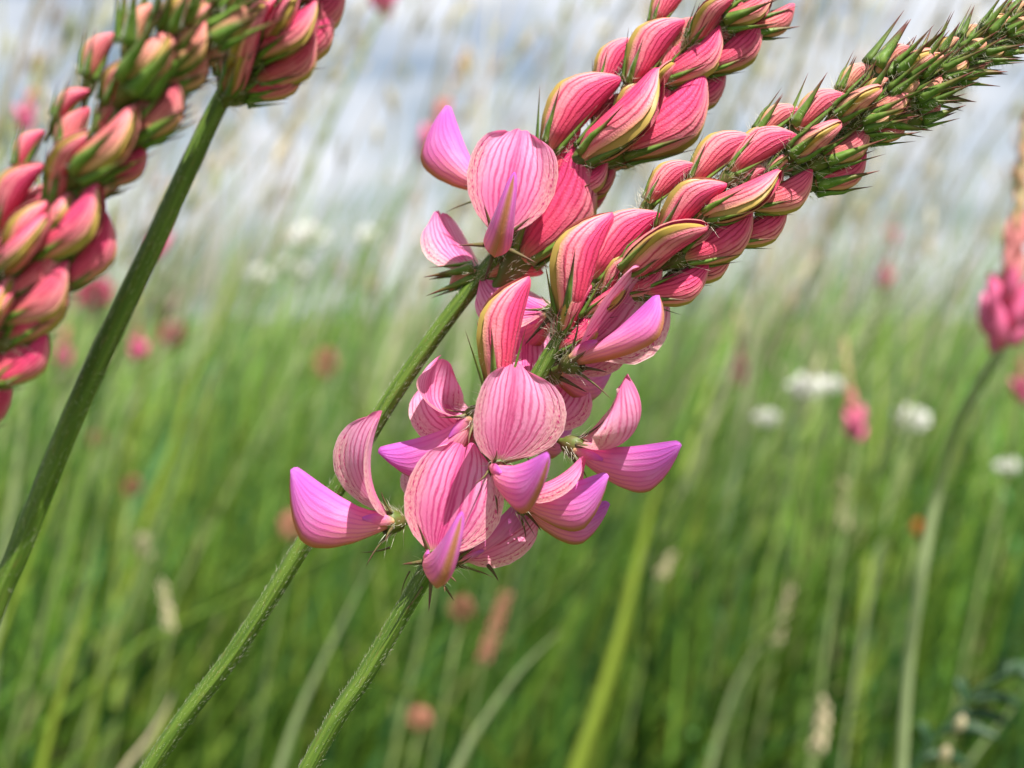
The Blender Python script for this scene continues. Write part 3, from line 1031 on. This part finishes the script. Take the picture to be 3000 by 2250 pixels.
# ================================================================== THE MEADOW BEHIND
# ---- ground sheet to the horizon
def make_ground():
    rings = [0, .3, .8, 1.5, 3, 6, 12, 25, 60, 150, 400, 1200]
    S = 48
    vs, fs, uv = [Vector((0, 0.5, 0))], [], [(0, 0)]
    for r in rings[1:]:
        for k in range(S):
            a = 2 * math.pi * k / S
            z = 0.0
            if r > 2: z = 0.012 * r ** 0.5 * math.sin(3 * a + r) - 0.01 * r ** 0.5
            vs.append(Vector((r * math.cos(a), 0.5 + r * math.sin(a), z))); uv.append((k / S, r))
    for k in range(S):
        fs.append((0, 1 + k, 1 + (k + 1) % S))
    for j in range(len(rings) - 2):
        for k in range(S):
            a, b = 1 + j * S + k, 1 + j * S + (k + 1) % S
            fs.append((a, a + S, b + S, b))
    mt = new_mat('meadow_soil'); n = N(mt)
    n1 = n.noise(None, 30, 5, 0.6); n2 = n.noise(None, 0.5, 4, 0.6)
    c = n.mix(n.smooth(n1, .35, .7), (0.035, 0.06, 0.015), (0.09, 0.14, 0.03))
    c = n.mix(n.smooth(n2, .4, .7), c, (0.16, 0.19, 0.07))
    n.out(c, 0.9, 0, 0.1, bump=n1, bump_s=.6, bump_d=.03)
    o = obj('ground', mesh_from('ground', vs, fs, uv, mt))
    o['kind'] = 'structure'


make_ground()
M_GRASS = make_attr_mat('grass_blade', 0.45, 0.42, 0.35)
M_STRAW = make_attr_mat('dry_grass', 0.6, 0.5, 0.2)

GREENS = np.array([(.13, .26, .035), (.18, .33, .045), (.24, .39, .055), (.06, .15, .035), (.34, .45, .075), (.09, .23, .075), (.38, .44, .15), (.44, .42, .20)])
GW = np.array([.22, .22, .18, .13, .12, .10, .04, .02]); GW = GW / GW.sum()


def ribbons(name, base, height, lean_dir, lean, width, cols, face, levels=5, droop=0.25, low=None):
    """many tapering blades as one mesh (vectorised)"""
    n = len(base)
    t = np.linspace(0, 1, levels)
    side = np.stack([np.cos(face), np.sin(face), np.zeros(n)], 1)
    V = np.zeros((n, levels, 2, 3), np.float32)
    for j, s in enumerate(t):
        horiz = lean * height * (s ** 1.7)
        z = height * (s - droop * lean * s ** 3)
        p = base.copy()
        p[:, 0] += lean_dir[:, 0] * horiz; p[:, 1] += lean_dir[:, 1] * horiz; p[:, 2] += z
        w = (width * (1 - s) ** .6 * (0.6 + 0.4 * min(1, s * 3)) + 0.0002)[:, None]
        V[:, j, 0] = p - side * w; V[:, j, 1] = p + side * w
    nv = levels * 2
    idx = np.arange(n)[:, None, None] * nv + np.arange(levels - 1)[None, :, None] * 2 + np.array([0, 1, 3, 2])[None, None, :]
    F = idx.reshape(-1, 4)
    me = bpy.data.meshes.new(name)
    me.vertices.add(n * nv); me.vertices.foreach_set('co', V.reshape(-1))
    me.loops.add(F.size); me.loops.foreach_set('vertex_index', F.ravel().astype(np.int32))
    me.polygons.add(len(F)); me.polygons.foreach_set('loop_start', np.arange(0, F.size, 4, dtype=np.int32))
    me.update(calc_edges=True)
    me.polygons.foreach_set('use_smooth', np.ones(len(F), dtype=bool))
    a = me.color_attributes.new('Col', 'FLOAT_COLOR', 'POINT')
    c = np.ones((n, nv, 4), np.float32); c[:, :, :3] = cols[:, None, :]
    if low is not None:          # fresh green foot, paler ripe top
        k = np.clip((V[:, :, :, 2].reshape(n, nv) - .26) / .14, 0, 1)[:, :, None]
        c[:, :, :3] = low[:, None, :] * (1 - k) + cols[:, None, :] * k
    a.data.foreach_set('color', c.ravel())
    return me


def scatter(n, r0, r1, power=1.0, half=0.72):
    u = rng.random(n)
    r = r0 * (r1 / r0) ** (u ** power)
    a = rng.uniform(-half, half, n)
    return np.stack([r * np.sin(a), r * np.cos(a), np.zeros(n)], 1), r


def clump(b):
    """slow variation over the meadow, for patches of leaf colour and height"""
    return (np.sin(b[:, 0] * 9 + 1.3) * np.cos(b[:, 1] * 5.5 + .4) + np.sin(b[:, 0] * 3.1 - b[:, 1] * 4.3 + 2)) * .5


# leafy grass
NB = 46000
b, r = scatter(NB, 0.34, 9.0, 1.35)
cl = clump(b)
h = rng.uniform(.20, .38, NB) + .05 * cl
h = np.where(rng.random(NB) < .16, h + rng.uniform(.02, .16, NB), h)
cap = np.where(r < .62, CAM_H - 0.375 * r - .01, 9)
h = np.minimum(h, cap * rng.uniform(.8, 1, NB))
la = rng.normal(0.0, .9, NB)
ld = np.stack([np.cos(la), np.sin(la)], 1)
lean = np.abs(rng.normal(.25, .22, NB)) + .05
ci = rng.choice(len(GREENS), NB, p=GW)
gc = GREENS[ci] * rng.uniform(.5, 1.4, NB)[:, None] * (1 + .35 * cl[:, None])
go = obj('meadow_grass', ribbons('meadow_grass', b, h, ld, lean, rng.uniform(.0014, .0042, NB) * np.minimum(1.6, .8 + r * .2), gc, rng.uniform(-.9, .9, NB)))
go.data.materials.append(M_GRASS)
tag(go, 'dense green grass and leaves filling the meadow behind the flowers', 'grass', kind='stuff')

# taller, paler blades that break the skyline
NT = 2000
b, r = scatter(NT, 0.75, 4.5, 1.2)
h = rng.uniform(.36, .60, NT) * np.where(r < 1.2, .95, 1.0)
la = rng.normal(0.0, .5, NT)
TP = np.array([(.30, .46, .13), (.46, .52, .30), (.20, .40, .08), (.56, .54, .40), (.24, .42, .14), (.16, .36, .07)])
tc = TP[rng.integers(0, len(TP), NT)] * rng.uniform(.8, 1.25, NT)[:, None]
to = obj('meadow_tall_grass', ribbons('meadow_tall_grass', b, h, np.stack([np.cos(la), np.sin(la)], 1), np.abs(rng.normal(.34, .16, NT)), rng.uniform(.0014, .0036, NT), tc, rng.uniform(-.9, .9, NT), levels=8, low=GREENS[rng.integers(0, 6, NT)]))
to.data.materials.append(M_STRAW)
tag(to, 'tall pale green blades rising from the meadow into the sky', 'grass', kind='stuff')

# low broad leaves between the blades
NL = 5000
b, r = scatter(NL, 0.42, 4.0, 1.1)
h = np.minimum(rng.uniform(.12, .30, NL), np.where(r < .62, CAM_H - .375 * r - .02, 9))
la = rng.uniform(-3.14, 3.14, NL)
lc = np.array([(.05, .15, .05), (.07, .2, .06), (.10, .24, .06)])[rng.integers(0, 3, NL)] * rng.uniform(.8, 1.3, NL)[:, None]
lo = obj('meadow_leaves', ribbons('meadow_leaves', b, h, np.stack([np.cos(la), np.sin(la)], 1), np.abs(rng.normal(.55, .3, NL)), rng.uniform(.003, .0065, NL), lc, rng.uniform(-.9, .9, NL), levels=6, droop=.45))
lo.data.materials.append(M_GRASS)
tag(lo, 'broad dark green leaves low among the meadow grass', 'leaves', kind='stuff')


# tall flowering grass, stems with loose pale seed heads
def panicle_field(name, n, r0, r1, hmin, hmax, palette, seed, lean_mu=.32, spik=16, power=1.0, half=.72, size=1.0):
    g = np.random.default_rng(seed)
    u = g.random(n); r = r0 * (r1 / r0) ** (u ** power); a = g.uniform(-half, half, n)
    V, F, C = [], [], []
    for i in range(n):
        x, y = r[i] * math.sin(a[i]), r[i] * math.cos(a[i])
        H = g.uniform(hmin, hmax)
        ln = max(.02, g.normal(lean_mu, .14)) ; az = g.normal(0, .5)
        dx, dy = math.cos(az) * ln, math.sin(az) * ln
        col = np.array(palette[g.integers(len(palette))]) * g.uniform(.8, 1.2)
        w = g.uniform(.0007, .0018)
        pts = []
        for s in (0, .3, .55, .75, .9, 1.0):
            pts.append((x + dx * H * s ** 1.6, y + dy * H * s ** 1.6, H * s * (1 - .12 * ln * s)))
        o = len(V)
        for j, p in enumerate(pts):
            ww = w * (1 - .5 * j / 5)
            for k in range(3):
                V.append((p[0] + ww * math.cos(2.094 * k), p[1] + ww * math.sin(2.094 * k), p[2])); C.append(col if p[2] > .36 else np.array((.14, .32, .06)))
        for j in range(5):
            for k in range(3):
                F.append((o + j * 3 + k, o + j * 3 + (k + 1) % 3, o + j * 3 + 3 + (k + 1) % 3, o + j * 3 + 3 + k))
        top = np.array(pts[-1]); low = np.array(pts[-3])
        spread = g.uniform(.004, .022) * size
        for k in range(spik):
            s = k / spik
            c = low + (top - low) * (s * 1.05) + g.normal(0, 1, 3) * spread * (1.1 - s) * np.array([1, 1, .5])
            l = g.uniform(.0035, .007) * size; ww = g.uniform(.0007, .0015) * size
            d = np.array([dx * 1.2 + g.normal(0, .25), dy + g.normal(0, .25), 1.0]); d /= np.linalg.norm(d)
            sd = np.array([-d[1] + .6, d[0], -.2]); sd -= d * sd.dot(d); sd /= np.linalg.norm(sd); sn = np.cross(d, sd)
            o = len(V)
            V += [tuple(c - d * l), tuple(c + sd * ww), tuple(c + sn * ww), tuple(c - sd * ww), tuple(c - sn * ww), tuple(c + d * l)]
            cc = np.clip(col * g.uniform(.85, 1.25), 0, .8)
            C += [cc] * 6
            for q in range(4):
                F.append((o, o + 1 + (q + 1) % 4, o + 1 + q)); F.append((o + 5, o + 1 + q, o + 1 + (q + 1) % 4))
    return mesh_from(name, V, F, None, M_STRAW, smooth=False, cols=np.array(C, dtype=np.float32))


STRAW = [(.60, .54, .38), (.50, .50, .30), (.42, .46, .24), (.64, .57, .46), (.56, .45, .38), (.68, .63, .50)]
pf = obj('flowering_grass', panicle_field('flowering_grass', 430, .60, 3.2, .50, .84, STRAW, 5, power=1.3, size=1.7, spik=9))
tag(pf, 'pale straw coloured flowering grass standing tall against the bright sky', 'grass', kind='stuff')

# ---- single plants one can tell apart
M_FARSTEM = make_plain('far_stem', (.26, .34, .12), .6, .1)
M_PINK = make_plain('far_pink', (.82, .17, .36), .55, .3, .2, 400)
M_ROSE = make_plain('far_rose', (.74, .27, .27), .55, .3, .2, 400)
M_RUST = make_plain('far_rust', (.58, .34, .20), .6, .25, .2, 400)
M_CLOVER = make_plain('clover_red', (.50, .06, .14), .6, .25, .3, 500)
M_BROWN = make_plain('seed_brown', (.30, .13, .08), .7, .15, .3, 500)
M_WHITE = make_plain('white_petal', (.82, .82, .78), .5, .3, .06, 400)
M_YELLOWG = make_plain('yellow_green', (.34, .45, .06), .5, .35, .12, 200)
M_FRESH = make_plain('fresh_green', (.18, .36, .05), .5, .35, .12, 200)
M_PALEG = make_plain('pale_green', (.34, .42, .20), .5, .25, .15, 200)
M_CREAM = make_plain('cream_petal', (.72, .62, .42), .5, .3, .1, 300)
M_ORANGE = make_plain('orange_petal', (.70, .24, .05), .5, .3, .1, 300)
M_DARKLEAF = make_plain('dark_leaf', (.03, .075, .03), .5, .2, .2, 200)
M_SALMON = make_plain('salmon_head', (.60, .27, .19), .6, .25, .2, 500)


def stem_to(top, lean=.15, az=0.0, bow=.05):
    """world points of a stem rooted in the soil and ending at top"""
    H = top.z
    bx = top.x - math.cos(az) * lean * H; by = top.y - math.sin(az) * lean * H
    pts = []
    for s in (0, .25, .5, .75, 1):
        k = s ** (1 + bow * 8)
        pts.append(Vector((bx + (top.x - bx) * k, by + (top.y - by) * k, H * s)))
    return spline(pts, 3)


def petal_blob(l, w, mat, name):
    """small pointed boat shaped floret"""
    def f(u, v):
        a = 2 * math.pi * u
        rr = w * math.sin(math.pi * min(.99, .08 + .9 * v)) ** .8
        return Vector((l * v, rr * .6 * math.cos(a), rr * math.sin(a) + .35 * l * v * v))
    return mesh_from(name, *sheet(f, 7, 6), mat=mat)


FL_PINK = petal_blob(.0105, .0030, M_PINK, 'floret_pink')
FL_ROSE = petal_blob(.0085, .0022, M_ROSE, 'floret_rose')
FL_RUST = petal_blob(.006, .0014, M_RUST, 'floret_rust')
FL_CLOV = petal_blob(.009, .0016, M_CLOVER, 'floret_clover')
FL_BROWN = petal_blob(.007, .0015, M_BROWN, 'floret_brown')
FL_WHITE = petal_blob(.006, .0022, M_WHITE, 'floret_white')
FL_SALM = petal_blob(.006, .0014, M_SALMON, 'floret_salmon')
FL_CREAM = petal_blob(.009, .0028, M_CREAM, 'floret_cream')
FL_ORANGE = petal_blob(.007, .003, M_ORANGE, 'floret_orange')


def stem_part(root, pts, r, mat=None, r1=None):
    off = root.location
    n = len(pts)
    obj('stem', mesh_from('stem', *tube([p - off for p in pts], [r + ((r1 or r * .7) - r) * i / (n - 1) for i in range(n)], 7), mat=mat or M_FARSTEM), root)


def far_spike(px, py, depth, label, group=None, scale=1.0, lean=.3, az=0.0, tipdir=(.25, .95), n=30, stem_r=.0012, stem_mat=None, stem_path=None):
    """blurred pink spike in the meadow, (px, py) its lowest whorl of flowers"""
    if depth > .65:
        depth *= .72; scale *= .75
    p0 = at(px, py, depth)
    pts = stem_to(p0, lean, az) if stem_path is None else spline(stem_path + [p0], 4)
    root = empty('meadow_sainfoin', (pts[0].x, pts[0].y, pts[0].z))
    t = V3(tipdir[0], tipdir[1], random.uniform(-.2, .2)).normalized()
    L = .05 * scale
    tip = p0 + t * L
    stem_part(root, pts + [p0.lerp(tip, .5), tip], stem_r, stem_mat)
    off = root.location
    ref = t.orthogonal().normalized(); sd = t.cross(ref)
    ph = random.uniform(0, 6)
    for k in range(n):
        q = k / n
        a = ph + k * 2.39996
        o = ref * math.cos(a) + sd * math.sin(a)
        if q < .22: me, out, sc = FL_PINK, 1.5 - q, 1.0
        elif q < .5: me, out, sc = FL_ROSE, .6, .9
        else: me, out, sc = FL_RUST, .4, 1.0
        f = (t + o * out * random.uniform(.8, 1.2)).normalized()
        mw = basis(f, -o + t * .3, p0.lerp(tip, q) - off, scale * sc * random.uniform(.85, 1.1))
        obj('blossom', me, root, mw)
    tag(root, label, 'flower', group)
    return root


def head(name, px, py, depth, label, me, cat, group=None, scale=1.0, n=40, el=1.0, lean=.15, az=0.0, stem_r=.0009, mat=None, rad=.004):
    """round flower head of many florets on a stem"""
    if depth > .65:
        depth *= .68; scale *= .72
    c = at(px, py, depth)
    pts = stem_to(c - Vector((0, 0, .004 * scale)), lean, az)
    root = empty(name, (pts[0].x, pts[0].y, 0))
    stem_part(root, pts, stem_r, mat)
    off = root.location
    V, F, U = [], [], []
    src_v = [v.co.copy() for v in me.vertices]; src_f = [tuple(p.vertices) for p in me.polygons]
    for k in range(n):
        z = 1 - 2 * (k + .5) / n
        a = k * 2.39996
        rr = math.sqrt(1 - z * z)
        d = Vector((rr * math.cos(a), rr * math.sin(a), z * el + .25)).normalized()
        p = c - off + Vector((rr * math.cos(a), rr * math.sin(a), z * el)) * (rad * scale)
        mw = basis(d, Vector((0, 0, 1.01)) + d.orthogonal() * .3, p, scale * random.uniform(.8, 1.15))
        o = len(V)
        V += [mw @ v for v in src_v]; F += [tuple(i + o for i in f) for f in src_f]
    obj('flower_head', mesh_from('flower_head', V, F, [(0.5, 0.5)] * len(V), me.materials[0]), root)
    tag(root, label, cat, group)
    return root


GS = 'pink spikes out in the meadow'
edge_path = [at(2640, 2260, .345), at(2660, 1950, .345), at(2700, 1680, .34), at(2750, 1420, .34), at(2810, 1230, .325), at(2885, 1100, .315)]
edge_path = to_ground(edge_path)
far_spike(2935, 1035, .31, 'blurred pink spike with magenta lower flowers on a thick pale curving stem', GS, 1.15, tipdir=(.14, .98), stem_r=.0019, stem_path=edge_path, n=44, stem_mat=M_PALEG)
far_spike(1235, 470, .56, 'blurred leaning pink spike standing behind the petals of the sharp flowers', GS, 1.0, .45, tipdir=(.38, .92))
far_spike(2510, 1290, .66, 'blurred pink spike with two bright lower flowers above white blossoms and brown stem', GS, .95, .1, tipdir=(-.08, .98))
far_spike(407, 1060, .78, 'small blurred pink spike with a rust tip beside the long bare stem', GS, .9, .2, tipdir=(-.02, 1))
far_spike(183, 1075, .92, 'faint small pink spike low under the nearest spike of buds', GS, .9, .2, tipdir=(.1, 1))
far_spike(2175, 1130, .88, 'small salmon pink spike among pale grass, right of the half open flower', GS, .95, .15, tipdir=(-.1, 1))
far_spike(1450, 1040, .50, 'blurred pink spike hidden behind the upright striped bud', GS, .8, .2, tipdir=(.1, 1))
far_spike(455, 760, .70, 'blurred pink spike partly hidden by the long bare stem', GS, .8, .25, tipdir=(.25, 1))
far_spike(62, 380, .70, 'blurred magenta spike against the sky beside the nearest buds', GS, .8, .4, tipdir=(.2, 1))
far_spike(1115, 40, .52, 'blurred red spike cut by the upper edge between two sharp spikes', GS, 1.0, .35, tipdir=(.2, 1))
far_spike(2990, 1180, .75, 'faint salmon spike behind the thick pale curving stem', GS, .9, .15, tipdir=(.0, 1))
far_spike(2590, 850, 1.0, 'faint rust coloured spike among pale grass under the long tapering spike', GS, .9, .2, tipdir=(.1, 1))
far_spike(2610, 720, 1.2, 'tiny faint pink spike high among pale grass', GS, .9, .2, tipdir=(.1, 1))

head('red_clover', 278, 861, .86, 'round crimson clover head just under the nearest spike of buds', FL_CLOV, 'clover', 'clover heads in the grass')
head('red_clover', 502, 983, 1.05, 'round brownish red clover head right of the long bare stem', FL_CLOV, 'clover', 'clover heads in the grass')
head('red_clover', 956, 1062, .95, 'oval dull red clover head in dark grass left of the hairy stem', FL_SALM, 'clover', 'clover heads in the grass', el=1.5)
head('red_clover', 861, 1540, .80, 'dull red clover head behind the lowest left petals', FL_SALM, 'clover', 'clover heads in the grass')
head('red_clover', 1228, 2108, .52, 'tiny red clover head low beside the darker bare stem', FL_SALM, 'clover', 'clover heads in the grass', scale=.55)
head('brown_seed_head', 286, 1288, 1.0, 'small brown seed head left of the long bare stem', FL_BROWN, 'seed head', 'brown seed heads in the grass', scale=.7)
head('brown_seed_head', 388, 1425, .80, 'dark brown seed head on a dark stalk in the grass', FL_BROWN, 'seed head', 'brown seed heads in the grass', scale=.6, el=1.3)
head('brown_seed_head', 1352, 1785, .70, 'brown seed head under the lowest open flower', FL_BROWN, 'seed head', 'brown seed heads in the grass', scale=.7)
head('orange_flower', 2700, 1548, .60, 'small orange flower touching the thick pale curving stem', FL_ORANGE, 'flower', scale=.42, n=24)
GWH = 'white blossoms in the meadow'
for (x, y, d, s, lb) in [(2360, 1140, .85, 1.1, 'white blossom cluster left of the two pink flowers'), (2430, 1130, .9, .8, 'small white blossom between other white blossoms'),
                         (2245, 1228, .9, .8, 'lone white blossom low in green grass'), (2668, 1235, .9, 1.2, 'white blossom cluster between two pink spikes'),
                         (905, 700, 1.2, 1.6, 'white blossom cluster beside a yellowish leaning blade'), (860, 790, 1.2, 1.4, 'white blossom cluster just above the green grass'),
                         (760, 810, 1.3, 1.2, 'white blossom cluster half hidden by green blades'), (1080, 700, 1.3, 1.2, 'faint white blossom near the hairy stem'),
                         (2950, 1370, .8, .7, 'pale blossom at the frame edge below the magenta flowers')]:
    head('white_blossom', x, y, d, lb, FL_WHITE, 'flower', GWH, scale=s, n=34, el=.6, rad=.005)


def blade(name, px_pts, w_px, depth, mat, label, group, cat='grass', depth2=None):
    """one broad grass blade, bent along its length, rooted in the soil"""
    d2 = depth2 or depth
    n0 = len(px_pts)
    pts = [at(x, y, depth + (d2 - depth) * i / (n0 - 1)) for i, (x, y) in enumerate(px_pts)]
    pts = to_ground(pts)
    pts = spline(pts, 4)
    root_loc = Vector((pts[0].x, pts[0].y, 0))
    n = len(pts)
    w0 = w_px / FPX * depth * .5
    vs, fs, uv = [], [], []
    for i, p in enumerate(pts):
        s = i / (n - 1)
        t = (pts[min(n - 1, i + 1)] - pts[max(0, i - 1)]).normalized()
        vw = (Vector((.25, -1, .1))).normalized()
        sd = t.cross(vw).normalized(); nn = sd.cross(t)
        w = w0 * (min(1, .5 + s) if s < .55 else max(.04, (1 - s) / .45) ** .6)
        for q, dn in ((-1, .25), (0, -.12), (1, .25), (0, -.2)):
            vs.append(p - root_loc + sd * (q * w) + nn * (dn * w)); uv.append((q * .5 + .5, s))
    for i in range(n - 1):
        for k in range(4):
            a = i * 4
            fs.append((a + k, a + (k + 1) % 4, a + 4 + (k + 1) % 4, a + 4 + k))
    o = empty('meadow_plant', root_loc)
    obj('blade', mesh_from('blade', vs, fs, uv, mat), o)
    tag(o, label, cat, group)


GB = 'single grass blades one can tell apart'
blade('grass_blade', [(1690, 2250), (1770, 2020), (1830, 1800), (1890, 1560), (1930, 1400)], 62, .52, M_YELLOWG, 'broad bright yellow green blade right of the flowers', GB)
blade('grass_blade', [(1960, 2250), (1985, 2000), (2000, 1750), (2010, 1500)], 30, .60, M_FRESH, 'upright dull green blade beside the broad yellow green one', GB)
blade('grass_blade', [(2340, 2250), (2365, 1900), (2400, 1600), (2420, 1340)], 40, .62, M_FRESH, 'upright bright green blade below the two pink flowers', GB)
blade('grass_blade', [(820, 2250), (880, 2080), (990, 1850), (1090, 1650)], 34, .42, M_PALEG, 'pale leaning blade between the two bare stems', GB)
blade('grass_blade', [(1340, 2250), (1400, 2140), (1520, 1970), (1640, 1850)], 40, .42, M_PALEG, 'pale greyish blade leaning right below the flowers', GB)
blade('grass_blade', [(120, 2250), (170, 2060), (230, 1850), (290, 1640)], 34, .45, M_YELLOWG, 'bright green blade crossing the lower left grass', GB)
blade('grass_blade', [(360, 2260), (430, 2170), (480, 2090), (508, 2030)], 26, .40, M_CREAM, 'short straw yellow blade tip near the hairy stem', GB)
blade('grass_blade', [(30, 1500), (60, 1300), (85, 1100)], 34, .50, M_PALEG, 'pale green blade left of the long bare stem', GB)
blade('grass_blade', [(90, 1620), (170, 1430), (215, 1300)], 18, .40, M_YELLOWG, 'thin bright blade lying along the long bare stem', GB)
blade('grass_blade', [(440, 1500), (500, 1330), (560, 1130), (610, 1010)], 40, .62, M_YELLOWG, 'fresh green blade right of the brownish red clover', GB)
blade('grass_blade', [(640, 960), (670, 850), (720, 740), (790, 650)], 26, .70, M_YELLOWG, 'yellowish blade leaning right below white blossoms', GB)
blade('grass_blade', [(2600, 1500), (2720, 1000), (2790, 700), (2880, 480), (2990, 330)], 13, .55, M_PALEG, 'long thin grey green blade arching up past the magenta flowers', GB)
blade('grass_blade', [(2080, 2250), (2160, 2000), (2300, 1780)], 36, .55, M_PALEG, 'dull pale blade leaning right in the lower right grass', GB)
blade('grass_blade', [(2830, 2250), (2930, 2120), (3040, 1980)], 30, .45, M_PALEG, 'pale stalk leaning out at the lower right corner', GB)


def grass_head(px0, px1, depth, label, me, group, scale=1.0, n=46, stem=None):
    """dense spike like grass head, px0 its foot and px1 its tip"""
    a, c = at(px0[0], px0[1], depth), at(px1[0], px1[1], depth)
    pts = stem_to(a, .15)
    root = empty('flowering_stalk', (pts[0].x, pts[0].y, 0))
    stem_part(root, pts + [a.lerp(c, .5)], .0008)
    off = root.location
    t = (c - a).normalized(); ref = t.orthogonal(); sd = t.cross(ref)
    src_v = [v.co.copy() for v in me.vertices]; src_f = [tuple(p.vertices) for p in me.polygons]
    V, F = [], []
    for k in range(n):
        q = k / n; an = k * 2.39996
        o_ = ref * math.cos(an) + sd * math.sin(an)
        mw = basis((t + o_ * .45).normalized(), -o_, a.lerp(c, q * .9) - off + o_ * (.0012 * scale), scale * (1 - .4 * q) * random.uniform(.8, 1.1))
        o = len(V)
        V += [mw @ v for v in src_v]; F += [tuple(i + o for i in f) for f in src_f]
    obj('seed_head', mesh_from('seed_head', V, F, [(0.5, 0.5)] * len(V), me.materials[0]), root)
    tag(root, label, 'grass', group)


GH = 'grass heads one can tell apart'
grass_head((1412, 1950), (1490, 1720), .50, 'salmon grass head with a pale tip below the flowers', FL_SALM, GH, .8)
grass_head((2470, 1560), (2480, 1400), .60, 'beige grass head at the foot of the two pink flowers', FL_CREAM, GH, .55)
grass_head((2390, 2220), (2420, 2040), .45, 'cream lumpy grass head in the lower right grass', FL_CREAM, GH, .6, n=18)
grass_head((2270, 1900), (2320, 1700), .60, 'slim pale grass head in the lower right grass', FL_CREAM, GH, .5, n=20)
grass_head((430, 1640), (420, 1570), .55, 'small cream grass head between the two bare stems', FL_CREAM, GH, .6, n=14)
grass_head((500, 1850), (470, 1690), .50, 'thin cream grass head left of the hairy stem', FL_CREAM, GH, .45, n=16)
grass_head((1930, 1700), (1970, 1620), .60, 'small buff grass head right of the yellow green blade', FL_CREAM, GH, .5, n=14)
grass_head((540, 370), (600, 210), .9, 'beige grass plume against the sky left of the dark red spike', FL_CREAM, GH, .6, n=26)


# dark fine leaved stalk with cream blossoms in the lower right corner
def corner_plant():
    d = .32
    foot = [at(2640, 2300, d), at(2760, 2140, d), at(2880, 2010, d), at(3040, 1930, d)]
    full = to_ground(foot)
    root = empty('dark_leafy_stalk', (full[0].x, full[0].y, 0))
    off = root.location
    stem_part(root, spline(full, 3), .0008, M_DARKLEAF)
    def leaf(p, q, w):
        pts = spline([p, p.lerp(q, .5) + V3(0, .0015, 0), q], 4)
        n = len(pts); vs, fs, uv = [], [], []
        for i, c in enumerate(pts):
            s = i / (n - 1); t = (pts[min(n - 1, i + 1)] - pts[max(0, i - 1)]).normalized()
            sd = t.cross(V3(.2, .3, 1)).normalized(); nn = sd.cross(t)
            ww = w * math.sin(math.pi * (.08 + .88 * s)) ** .7
            for k, dn in ((-1, .2), (0, -.1), (1, .2), (0, -.16)):
                vs.append(c - off + sd * k * ww + nn * dn * ww); uv.append((k * .5 + .5, s))
        for i in range(n - 1):
            for k in range(4):
                a = i * 4; fs.append((a + k, a + (k + 1) % 4, a + 4 + (k + 1) % 4, a + 4 + k))
        obj('leaf', mesh_from('leaf', vs, fs, uv, M_DARKLEAF), root)
    for (x0, y0, x1, y1) in [(2800, 2095, 2960, 2120), (2850, 2050, 2990, 2065), (2830, 2060, 2800, 1990), (2900, 2000, 3030, 1950), (2930, 1985, 2930, 1925), (2760, 2140, 2920, 2160), (2720, 2190, 2690, 2120), (2700, 2220, 2840, 2240), (2960, 1965, 3040, 2010)]:
        leaf(at(x0, y0, d), at(x1, y1, d + random.uniform(-.006, .006)), .0017)
    for (x, y, s) in [(2812, 2125, .7), (2770, 2205, .6)]:
        mw = basis(V3(.45, .8, .3), V3(-.8, .4, .4), at(x - 14, y + 30, d) - off, s)
        obj('blossom', FL_CREAM, root, mw)
    tag(root, 'dark fine leaved stalk with cream blossoms in lower right corner', 'plant')


corner_plant()
